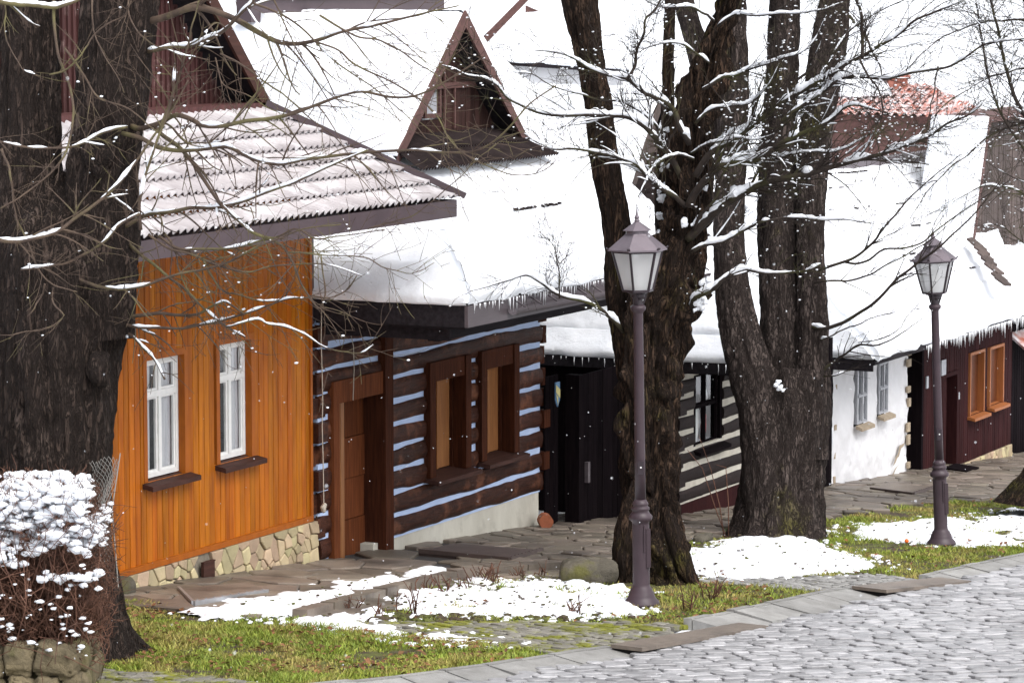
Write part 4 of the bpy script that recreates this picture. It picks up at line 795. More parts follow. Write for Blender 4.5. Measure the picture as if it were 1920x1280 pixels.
mb = MB(); quad_snow(mb, far(1580, 190, 1.0)+(0, 0, .12), far(1680, 190, 1.2)+(0, 0, .12), far(1680, 166, 2.6)+(0, 0, .12), far(1575, 166, 2.6)+(0, 0, .12), .15, 50, 20, 41, .1, 2, .2); mb.build("snow_cover", MT['snow'], r_, smooth=True)
bh_ = thing("snowy_gabled_house", D(985, 120, 72), "snowy roof with a slanting brown bargeboard behind the dormer", "house")
o2 = D(980, 60, 72); k2 = 72/F
def fr2(px, py, back=0): return o2+np.array(RT)*((px-980)*k2)+np.array([0, 0, (60-py)*k2])+np.array([FH[0], FH[1], 0])*back
mb = MB(); mb.slab([fr2(880, 95), fr2(988, -14), fr2(998, -6), fr2(890, 104)], np.array([FH[0], FH[1], 0])*.1); mb.slab([fr2(985, 10), fr2(1012, 22), fr2(985, 24)], np.array([FH[0], FH[1], 0])*.1); mb.build("bargeboard", MT['dormer_trim'], bh_)
mb = MB(); q4 = [fr2(895, 110, .2), fr2(1180, 130, .2), fr2(1170, -30, 4), fr2(990, -20, 4)]; mb.slab(q4, (0, 0, -.1)); r_ = mb.build("roof", MT['fascia'], bh_)
mb = MB(); quad_snow(mb, *q4, .14, 60, 30, 44, .03, 5); mb.build("snow_cover", MT['snow'], r_, smooth=True)
mb = MB(); mb.slab([fr2(895, 112, .5), fr2(1170, 132, .5), fr2(1170, 260, .5), fr2(895, 240, .5)], np.array([FH[0], FH[1], 0])*4); mb.build("wall", MT['whitewash'], bh_)
shingle_edges(*ROOF_LOG, [(.24, .3, .6, .12), (.38, .5, .95, .15), (.55, .72, .98, .3), (.70, .7, .98, .4), (.86, .7, .98, .45)], .105, 7)
shingle_edges(*ROOF_C3, [(.4, .1, .9, .4), (.62, .1, .9, .5), (.82, .1, .9, .5)], .14, 9)
#PROPS
# ------------------------------------------------------------------ street lamps
def make_lamp():
    o = thing("street_lamp", (0, 0, 0), "near plum street lamp standing before the gnarled tree", "street lamp", "street lamps along the verge")
    m = MB(); m.lathe([(.19, 0), (.185, .03), (.15, .07), (.135, .10), (.13, .13), (.115, .15), (.115, .165), (.092, .19), (.088, .22), (.088, .84), (.09, .87), (.118, .89), (.122, .925), (.10, .95), (.082, .98), (.094, .995), (.094, 1.015), (.074, 1.03), (.082, 1.045), (.082, 1.06), (.056, 1.10)], 32); m.build("base", MT['lamp'], o, True, True)
    m = MB(); m.lathe([(.056, 1.10), (.054, 1.6), (.049, 3.02), (.052, 3.03), (.075, 3.055), (.08, 3.075), (.075, 3.095), (.05, 3.11)], 28); po = m.build("pole", MT['lamp'], o, True, True)
    m = MB(); a = -TH+.35
    for k, (z, w, d_, hh) in enumerate(((.62, .05, .012, .40),)): m.box(.045, .09, -.085, -.03, .40, .80)
    m.box(.02, .035, -.10, -.075, .56, .84); m.build("access_door", MT['lamp'], o, False, True)
    m = MB(); m.box(-.03, .03, -.066, -.04, 1.36, 1.50); m.build("number_plate", MT['lamp_dark'], po, False, True)
    m = MB(); m.box(-.008, .008, -.07, -.064, 1.43, 1.446); m.build("plate_mark", MT['white_paint'], po, False, True)
    la = MB(); hexp = [(math.cos(k*math.pi/3+.1), math.sin(k*math.pi/3+.1)) for k in range(6)]
    for k in range(6):
        c, s = hexp[k]; c2, s2 = hexp[(k+1) % 6]
        la.bar((c*.155, s*.155, 3.255), (c*.262, s*.262, 3.66), .020, .020)
        la.bar((c*.155, s*.155, 3.255), (c2*.155, s2*.155, 3.255), .018, .022); la.bar((c*.26, s*.26, 3.655), (c2*.26, s2*.26, 3.655), .018, .02)
        if k % 2 == 0: la.bar((c*.045, s*.045, 3.10), (c*.10, s*.10, 3.25), .03, .02)
        la.bar((c*.285, s*.285, 3.668), (c*.325, s*.325, 3.70), .03, .012)
    la.lathe([(.05, 3.11), (.045, 3.16), (.075, 3.19), (.075, 3.215), (.11, 3.235), (.11, 3.25)], 20); lf = la.build("lantern_frame", MT['lamp_dark'], o, False, True)
    g = MB(); g.lathe([(.150, 3.262), (.253, 3.65)], 6, ang=.1); g.f = g.f[:-2]; g.build("lantern_pane", MT['milky'], lf, False, True)
    r = MB(); r.lathe([(.312, 3.672), (.315, 3.664), (.313, 3.68), (.135, 3.825), (.13, 3.835)], 6, ang=.1); r.lathe([(.118, 3.836), (.118, 3.862)], 20); r.lathe([(.148, 3.866), (.15, 3.87), (.03, 3.955), (.025, 3.96)], 6, ang=.1)
    r.lathe([(.026, 3.955), (.03, 3.97), (.018, 3.985), (.026, 4.0), (.012, 4.03), (.003, 4.09)], 14); r.build("lantern_roof", MT['lamp_roof'], o, False, True)
    c = MB(); c.lathe([(.055, 3.26), (.06, 3.30), (.06, 3.52), (.04, 3.55)], 18); c.build("lamp_bulb", MT['white_paint'], lf, True, True)
    return o
from mathutils import Matrix
lamp = make_lamp(); l2 = copy_tree(lamp)
for o, px, lean, sc, lab in ((lamp, (1203, 1133), -.9, 1.0, None), (l2, (1765, 1020), -2.3, .985, "far plum street lamp leaning slightly before the whitewashed cottage")):
    g = G(*px); o.matrix_world = Matrix.Translation(Vector(g)) @ Matrix.Rotation(math.radians(lean), 4, Vector(FH)) @ Matrix.Rotation(TH-math.pi/2+.1, 4, 'Z') @ Matrix.Scale(sc, 4)
    if lab: o['label'] = lab
# ------------------------------------------------------------------ boulders, hatches, mat
def rock(px, size, sq, lab, seed, rz=0, name="boulder", up=.3):
    t = MB(); t.lump((0, 0, 0), 1, seed, 44, 30, (1, 1, 1), .16); V = t.v[0]; V = np.sign(V)*np.abs(V)**.72; V = V*size*np.array(sq); c, s = math.cos(rz), math.sin(rz)
    V = V@np.array([[c, s, 0], [-s, c, 0], [0, 0, 1]])+.03*size*fbm(V*6/size, 3, seed)[:, None]; t.v = [V+G(*px)+np.array([0, 0, size*sq[2]*up])]
    return tag(t.build(name, MT['boulder'], None, True), lab, "boulder")
rock((1103, 1088), .33, (1, .75, .48), "long mossy boulder at the foot of the gnarled tree", 3, TH-math.pi/2, up=.55)
rock((226, 1112), .16, (1, .8, .8), "small dark stone beside the root of the big left tree", 5)
rock((1318, 1012), .16, (1.2, .6, .4), "low mossy stone beside the snow right of the gnarled tree", 6)
rock((1270, 912), .2, (1.0, .5, .35), "small grey stone by the plinth of the dark cottage", 8)
def hatch(px, name, lab, mat, edge, th=.03):
    o = thing(name, G(*px[0]), lab, "hatch"); P = np.array([G(x, y, .028) for x, y in px]); m = MB(); m.slab(P, (0, 0, -th-.04)); m.build("hatch_plate", mat, o)
    m = MB(); m.bar(P[0], P[1], .03, .05); m.bar(P[1], P[2], .05, .05)
    for k in range(9): m.lump(P[1]+(P[2]-P[1])*(k+.5)/9+(0, 0, .025), .01, k, 6, 4)
    m.build("hatch_edge", edge, o)
hatch([(335, 1103), (362, 1130), (500, 1108), (465, 1090)], "cellar_hatch", "flat grey cellar hatch with a bright metal edge in the paving by the orange house", MT['flag'], MT['zinc'])
hatch([(1632, 916), (1712, 926), (1752, 913), (1668, 903)], "cellar_hatch", "raised stone hatch with a dark edge before the whitewashed cottage", MT['flag'], MT['iron'])
hatch([(786, 1032), (955, 1048), (1015, 1030), (850, 1018)], "cellar_hatch", "large smooth brown slab in the paving before the striped log house", MT['iron'], MT['iron'])
P = [G(x, y, .04) for x, y in ((1768, 876), (1812, 883), (1836, 875), (1792, 868))]; m = MB(); m.slab(P, (0, 0, -.03)); tag(m.build("doormat", MT['black_wood']), "black doormat on the paving at the plum shop door", "doormat")
b = MB(); b.lump(G(1700, 1018)+np.array([0, 0, .03]), .028, 2, 14, 10, amp=.05); tag(b.build("orange_ball", MT['orange_ball'], None, True), "tiny bright orange ball lying on the grass left of the far lamp", "ball")
# cords on the log house
def cord(px, Y, lab, r=.006, knot=None):
    o = MB(); pts = np.array([W(x, y, Y) for x, y in px]); o.tube(pts, r, 6)
    if knot:
        for k in range(4): o.lump(W(knot[0]+RS.uniform(-3, 3), knot[1]+RS.uniform(-8, 8), Y-.01), .03, k, 8, 6)
    return tag(o.build("hanging_cord", MT['rope'], None, True), lab, "cord", "cords hanging under the log house eave")
cord([(603, 575), (602, 640), (604, 700), (605, 752), (604, 800), (606, 870), (607, 940), (608, 955)], YO-.2, "long pale cord with a knot hanging at the left corner of the log house", .006, (607, 952))
cord([(658, 628), (663, 650), (664, 690), (662, 750)], YO-.2, "short pale cord hanging above the log house doorway", .005)
# rose stems in the flower bed
def rose(px, h, seed, lab):
    rs = np.random.RandomState(seed); m = MB(); g = G(*px)
    for k in range(rs.randint(5, 9)):
        d = np.array([rs.normal(0, .35), rs.normal(0, .35), 1]); L = h*rs.uniform(.5, 1); p = [g+np.array([rs.normal(0, .04), rs.normal(0, .04), -.03])]
        for s in range(4): p.append(p[-1]+d*L/4+rs.normal(0, .012, 3))
        m.tube(p, np.linspace(.008, .005, 5), 5)
        for q in range(2): a = np.array(p[rs.randint(1, 4)]); m.tube([a, a+rs.normal(0, .05, 3)+(0, 0, .05)], [.005, .003], 4)
    t = m.build("rose_shrub", MT['hedge_twig'], None, True); return tag(t, lab, "shrub", "pruned shrubs in the flower bed")
for k, (x, y, h, lab) in enumerate(((770, 1150, .30, "bare pruned rose standing alone at the front snow edge of the bed"), (715, 1152, .22, "small bare stub shrub at the left tip of the flower bed"), (800, 1112, .20, "low bare stems beside the raised pavement kerb, left of two"), (840, 1106, .22, "taller bare stems close to the raised pavement kerb"), (868, 1100, .16, "short stubby stems between the kerb and the snow, mid bed"), (903, 1092, .28, "dense bundle of cut stems at the back of the flower bed"), (925, 1090, .24, "thick cut stems right behind the dense bundle in the bed"), (975, 1082, .14, "tiny cut stems by the paving behind the snow patch"), (1010, 1080, .15, "sparse cut stems left of the mossy boulder"), (1075, 1150, .18, "thin bare stems in the dark soil left of the near lamp"), (1290, 1140, .26, "bare twiggy sprig in the grass right of the near lamp"), (1335, 1120, .24, "thin upright sprig in the verge right of the gnarled trunk"), (660, 1140, .16, "stub stems where the pavement kerb meets the path"))): rose((x, y), h, 40+k, lab)
# ------------------------------------------------------------------ retaining wall, hedge, netting
rw = thing("retaining_wall", D(60, 1260, 27.6), "low mossy fieldstone wall under the snowy hedge at the left", "wall")
def hb(a, b, c): return D(60, 1215, 27.9)+RT*a+np.array([FH[0], FH[1], 0])*b+np.array([0, 0, c])      # wall axes: along, back, up
m = MB(); c_ = -.75; row = 0
while c_ < .0:
    hh_ = RS.uniform(.17, .30); a_ = -3.0+RS.uniform(0, .2)
    while a_ < .40:
        w_ = RS.uniform(.18, .46); w_ = min(w_, .46-a_)
        t_ = MB(); t_.lump((0, 0, 0), 1, row*31+a_*7, 44, 30, (1, 1, 1), .16); V = t_.v[0]; V = np.sign(V)*np.abs(V)**.5; V = V+.13*fbm(V*2.2+row+a_*3, 3, 5)[:, None]+.07*fbm(V*7+row, 3, 8)[:, None]
        V = V*np.array([w_*.5, .12+RS.uniform(-.02, .03), hh_*.5]); rot = RS.uniform(-.22, .22); V = np.stack([V[:, 0], V[:, 1], V[:, 2]+V[:, 0]*rot], -1)
        m.addnp(hb(0, -.5, 0)+RT*(V[:, :1]+a_+w_/2)+np.array([FH[0], FH[1], 0])*V[:, 1:2]+np.array([0, 0, 1])*(V[:, 2:3]+c_+hh_/2), t_.f); a_ += w_*.98
    b_ = -.42
    while b_ < .5:
        w_ = RS.uniform(.14, .26); t_ = MB(); t_.lump((0, 0, 0), 1, row*17+b_*9, 20, 14, (1, 1, 1), .16); V = t_.v[0]; V = np.sign(V)*np.abs(V)**.6*np.array([.1, w_*.5, hh_*.5])
        m.addnp(hb(.42, 0, 0)+RT*V[:, :1]+np.array([FH[0], FH[1], 0])*(V[:, 1:2]+b_+w_/2)+np.array([0, 0, 1])*(V[:, 2:3]+c_+hh_/2), t_.f); b_ += w_
    c_ += hh_*.95; row += 1
m.build("wall_face", MT['wallstone'], rw, True)
m = MB(); V = [hb(a, b, c) for c in (-.9, .0) for a, b in ((-3, -.49), (.42, -.49), (.42, .6), (-3, .6))]; m.add(V, [(0, 3, 2, 1), (4, 5, 6, 7), (0, 1, 5, 4), (1, 2, 6, 5), (2, 3, 7, 6), (3, 0, 4, 7)]); m.build("wall_core", MT['soil'], rw)
hd = thing("hedge", D(60, 1215, 27.9), "bare brown hedge loaded with clumps of snow at the bottom left corner", "hedge")
m = MB(); tips = []
for k in range(2300):
    a = RS.uniform(-1.9, .52); b = RS.uniform(-.45, .45); p = hb(a, b, RS.uniform(-.03, .25)); d = np.array([RS.normal(0, .3), RS.normal(0, .3), 1.0]); Hm = 1.38-.20*max(0, (a-.15)/.45)**4; pts = [p]; L = RS.uniform(.1, .32)
    for s in range(RS.randint(3, 6)):
        d = d*.6+RS.normal(0, .55, 3)+(0, 0, .25); d /= np.linalg.norm(d); q = pts[-1]+d*L
        if q[2]-hb(0, 0, 0)[2] > Hm or (q-hb(0, 0, 0))@RT > .66+RS.uniform(-.08, .03): break
        pts.append(q)
    if len(pts) > 1: m.tube(pts, np.linspace(.0055, .0028, len(pts)), 4, cap=False)
for k in range(7500):
    a = RS.uniform(-1.9, .66); b = RS.uniform(-.58, .5); Hm = 1.38-.20*max(0, (a-.15)/.45)**4; c = Hm*RS.uniform(.0, 1)**.75; p = hb(a, b, c); d = RS.normal(0, 1, 3)+(0, 0, .5); d /= np.linalg.norm(d); L = RS.uniform(.06, .2)
    q = p+d*L*.5+RS.normal(0, .012, 3); m.tube([p, q, q+d*L*.5+RS.normal(0, .03, 3)], [.003, .0026, .0018], 3, cap=False)
    if c > Hm*.45: tips.append((a, b, c, Hm))
m.build("stems", MT['hedge_twig'], hd, False)
m = MB()
for k in range(3800):
    a = RS.uniform(-1.9, .62); b = RS.uniform(-.52, .5); Hm = 1.38-.20*max(0, (a-.15)/.45)**4
    u = RS.uniform(); c = Hm*(1-.52*u**1.9)
    front = np.clip((Hm-c)/.55, 0, 1); b = b*(1-front)+(-.55+RS.uniform(-.06, .12))*front
    if fbm(P3(a*3.4, c*5.0, b), 4, 12) < -.50+.85*(1-c/Hm)*1.5: continue
    m.lump(hb(a, b, c), RS.uniform(.012, .042), k, 7, 5, (1.3, 1.3, .75), .55)
for k in range(0):
    pass
tw = MB()
for k in range(1300):
    a = RS.uniform(-1.2, .6); b = RS.uniform(-.6, .45); Hm = 1.38-.20*max(0, (a-.15)/.45)**4; c = Hm*RS.uniform(.55, .99); p = hb(a, b, c); d = RS.normal(0, .6, 3)+(0, 0, .7)-np.array([FH[0], FH[1], 0])*.35; d /= np.linalg.norm(d); L = RS.uniform(.08, .2); e_ = p+d*L
    if e_[2]-hb(0, 0, 0)[2] > Hm+.07: continue
    tw.tube([p, (p+e_)/2+RS.normal(0, .012, 3), e_], [.003, .0026, .0016], 3, cap=False)
tw.build("outer_twigs", MT['hedge_twig'], hd)
for k in range(300):
    a = RS.uniform(-1.9, .52); b = RS.uniform(-.5, .45); Hm = 1.38-.20*max(0, (a-.15)/.45)**4; c = Hm*(.97-.34*RS.uniform()**1.6); front = np.clip((Hm-c)/.55, 0, 1); b = b*(1-front)+(-.52+RS.uniform(-.05, .1))*front
    if fbm(P3(a*3.4, c*5.0, b), 4, 12) < -.25+.85*(1-c/Hm)*1.5: continue
    m.lump(hb(a, b, c-.03), RS.uniform(.035, .075), k, 12, 8, (1.4, 1.3, .7), .45)
for k in range(70): m.lump(hb(RS.uniform(-.4, .55), -.6+RS.uniform(-.05, .1), RS.uniform(.03, .8)), RS.uniform(.008, .028), k, 7, 5, (1.5, 1.3, .6), .5)
m.build("snow_cover", MT['snow'], hd, True)
nt_ = thing("wire_netting", D(190, 1090, 29.4), "torn diamond wire netting stretched beside the trunk behind the hedge", "netting")
m = MB(); sc_ = 29.4/F
def nw(u, v): return D(163+u*52+7*math.sin(v*5+u*2)+3*math.sin(v*17+u*9), 860+v*245+5*math.sin(u*7+v*11), 29.4-.25*math.sin(u*2.2)+.05*math.sin(v*9))
for i in range(-9, 12):
    for sgn in (1, -1):
        pts = []
        for s in np.linspace(0, 1, 28):
            u = i/9+sgn*s*2.1
            if sgn < 0: u = i/9+1-s*2.1
            if 0 <= u <= 1+.1*math.sin(s*14): pts.append(nw(u, s))
            elif len(pts) > 1: m.tube(pts, .0022, 4, False); pts = []
            else: pts = []
        if len(pts) > 1: m.tube(pts, .0022, 4, False)
m.build("mesh_panel", MT['wire'], nt_)
m = MB(); m.tube([nw(1.02, -.05), nw(1.04, .4), nw(1.0, 1.0)], .005, 5); m.build("edge_wire", MT['wire'], nt_)
#TREES
# ------------------------------------------------------------------ trees
def trunk_mesh(mb, px, d, n=90, rings=None, amp=.05, flutes=7, fine=.012, seed=0, gn=0.0, flare=0.0, knots=()):
    c, r = bark_path(px, d, rings or 160); k = len(c); t = np.gradient(c, axis=0); t /= np.linalg.norm(t, axis=1)[:, None]
    x = np.cross(t, np.array([FH[0], FH[1], 0.0])); x /= np.linalg.norm(x, axis=1)[:, None]; y = np.cross(t, x)
    a = np.arange(n)*2*math.pi/n; s = np.r_[0, np.cumsum(np.linalg.norm(np.diff(c, axis=0), axis=1))]
    A, S = np.meshgrid(a, s); ca, sa = np.cos(A), np.sin(A); tw = .35*np.sin(S*.9+seed)
    q = P3(np.cos(A+tw)*1.6, np.sin(A+tw)*1.6, S*.45); f = fbm(q*flutes/4, 3, seed)
    q2 = P3(np.cos(A)*8*r.mean()/.3, np.sin(A)*8*r.mean()/.3, S*3.2); ridge = 1-2*np.abs(vn(q2*1.5, seed+4))
    q3 = P3(np.cos(A)*3*r.mean()/.3, np.sin(A)*3*r.mean()/.3, S*2.2)
    disp = amp*f+fine*ridge+fine*.6*vn(q2*3.1, seed+6)+gn*(np.abs(fbm(q3+.6*fbm(q3*.7, 2, 9)[..., None], 3, seed+8))-.35)
    R = r[:, None]*(1+0*A)+disp
    if flare:
        w = np.exp(-(s/ .45)**1.0)[:, None] if c[0][2] < c[-1][2] else np.exp(-((s[-1]-s)/.45))[:, None]
        R = R+flare*w*np.clip(fbm(P3(np.cos(A)*1.7, np.sin(A)*1.7, 3+seed), 2, seed+1)+.5, 0, 2)
    V = c[:, None]+x[:, None]*(ca*R)[..., None]+y[:, None]*(sa*R)[..., None]
    i = np.arange(k*n).reshape(k, n); j = np.roll(i, -1, 1); mb.addnp(V, np.stack([i[:-1], j[:-1], j[1:], i[1:]], -1).reshape(-1, 4))
    return V
def limb_path(px, d0, d1, r0, r1, n=None, wob=.02):
    k = len(px); ds = np.linspace(d0, d1, k); L = sum(math.hypot(px[i+1][0]-px[i][0], px[i+1][1]-px[i][1]) for i in range(k-1))
    c, _ = bark_path([(x, y, 1) for x, y in px], list(ds), n or max(8, int(L/9))); s = np.linspace(0, 1, len(c))
    c = c+np.array([FH[0], FH[1], 0])*(wob*4*fbm(P3(s*3, px[0][0]*.1, px[0][1]*.1), 2, 3))[:, None]+wob*.35*np.stack([fbm(P3(s*9, i+px[0][0]*.3), 2, 5) for i in range(3)], -1)
    return c, np.linspace(r0, r1, len(c))
class Crown:
    def __init__(s, seed): s.b = MB(); s.s = MB(); s.rs = np.random.RandomState(seed); s.nt = 0; s.dots = 0
    def snow(s, c, r, amount, th=1.0):
        """snow lying along the upper side of a branch, broken into runs"""
        k = len(c)
        if k < 4: return
        t = np.gradient(c, axis=0); t /= np.linalg.norm(t, axis=1)[:, None]+1e-9; L = np.r_[0, np.cumsum(np.linalg.norm(np.diff(c, axis=0), axis=1))]
        n = max(6, int(L[-1]/.025)); q = np.linspace(0, L[-1], n); c2 = np.stack([np.interp(q, L, c[:, i]) for i in range(3)], -1); r2 = np.interp(q, L, r); st = np.interp(q, L, np.abs(t[:, 2]))
        m = 1.2*fbm(c2*3.0, 3, 77)+.35*vn(c2*14, 78)+amount-1.3*np.clip(st-.45, 0, 1); on = m > 0; i = 0
        while i < n:
            if not on[i]: i += 1; continue
            j = i
            while j < n and on[j]: j += 1
            if j-i >= 5:
                e = np.arange(i, j); f = np.sin(np.linspace(.1, math.pi-.1, j-i))**.6; w = (r2[e]*.8+.0045)*f*(1+.42*vn(c2[e]*12, 5)+.35*vn(c2[e]*26, 6))*th
                p = c2[e]+np.stack([np.zeros(j-i), np.zeros(j-i), r2[e]*.55+w*.55], -1); s.s.tube(p, w, 6)
            i = j
    def add(s, c, r, n=6, snow=0.0, th=1.0): s.b.tube(c, r, n, cap=True); s.snow(c, r, snow, th) if snow > -9 else None
    def child(s, c, r, lo, hi, L, ang=(.5, 1.2), up=.0, droop=0.0, curl=.25, step=.07, rr=(.5, .8), snow=0.0, n=5, flat=.0):
        rs = s.rs; k = len(c); i = min(k-2, max(1, int(rs.uniform(lo, hi)*k))); t = c[i+1]-c[i-1]; t /= np.linalg.norm(t)+1e-9
        v = rs.normal(0, 1, 3); v = v-np.array([FH[0], FH[1], 0])*(v@np.array([FH[0], FH[1], 0]))*flat; v -= t*(v@t); v /= np.linalg.norm(v)+1e-9; a = rs.uniform(*ang); d = t*math.cos(a)+v*math.sin(a); d[2] += up; d /= np.linalg.norm(d)
        r0 = max(.0022, r[i]*rs.uniform(*rr)); m = max(4, int(L/step)); p = [c[i]]; w = rs.normal(0, 1, 3)*curl
        for q in range(m):
            f = q/m; w = w*.8+rs.normal(0, curl, 3)*.6; d = d+w*.22+np.array([0, 0, droop*(1-2.2*f)])*.2; d /= np.linalg.norm(d); p.append(p[-1]+d*step)
        p = np.array(p); rad = np.linspace(r0, max(.0016, r0*.4), len(p)); s.b.tube(p, rad, n, cap=False); s.nt += 1
        if snow > -9 and r0 > .0062: s.snow(p, rad, snow)
        if s.dots and len(p) > 4:
            for q in range(rs.poisson(s.dots*len(p)/8)):
                z = rs.randint(1, len(p)-1); e_ = p[z]+(p[z+1]-p[z])*rs.uniform(); s.s.lump(e_+(0, 0, rad[z]+.004), rs.uniform(.005, .0115), z, 6, 4, (1.5, 1.5, .8), .4)
        return p, rad
    def build(s, tree, mt):
        s.b.build("crown", mt, tree, True)
        if s.s.n: s.s.build("snow_cover", MT['snow'], tree, True)
# ---- big double-stemmed tree at the left
tl = thing("double_trunk_tree", G(150, 1240), "massive dark double-trunked tree at the left edge rising before the orange house", "tree", None)
mb = MB()
trunk_mesh(mb, [(118, 1330, 140), (112, 1235, 118), (105, 1130, 106), (102, 1000, 100), (104, 880, 99), (110, 700, 109), (114, 560, 115), (112, 480, 112), (116, 420, 88), (122, 365, 45), (126, 335, 15), (127, 322, 5)], [29.6]+[29.7]*11, 150, 260, .045, 9, .018, 3, .03, .10)
trunk_mesh(mb, [(190, 640, 60), (178, 520, 75), (186, 430, 70), (192, 330, 60), (206, 200, 62), (214, 90, 66), (222, 0, 71), (232, -120, 82), (240, -300, 80), (250, -600, 70)], [29.6]*10, 110, 220, .03, 7, .016, 5, .02)
trunk_mesh(mb, [(70, 640, 66), (60, 520, 72), (56, 430, 68), (56, 330, 61), (57, 200, 57), (56, 90, 55), (52, 0, 57), (50, -120, 64), (35, -300, 62), (10, -600, 56)], [29.9]*10, 110, 220, .03, 7, .016, 8, .02)
trunk_mesh(mb, [(168, 1000, 30), (176, 1080, 44), (200, 1160, 40), (232, 1205, 30), (268, 1222, 18), (296, 1230, 8)], [29.7, 29.8, 30.0, 30.2, 30.4, 30.5], 60, 60, .02, 5, .01, 9, .015)
mb.lump(D(186, 285, 29.33), .17, 4, 24, 18, (.8, .8, 1.1), .25); mb.lump(D(190, 292, 29.15), .075, 5, 16, 12, (1, 1, 1), .2)
mb.lump(D(185, 690, 29.25), .10, 6, 20, 14, (1, 1, 1.5), .3); mb.build("trunk", MT['bark'], tl, True)
cr = Crown(3); cr.dots = .12
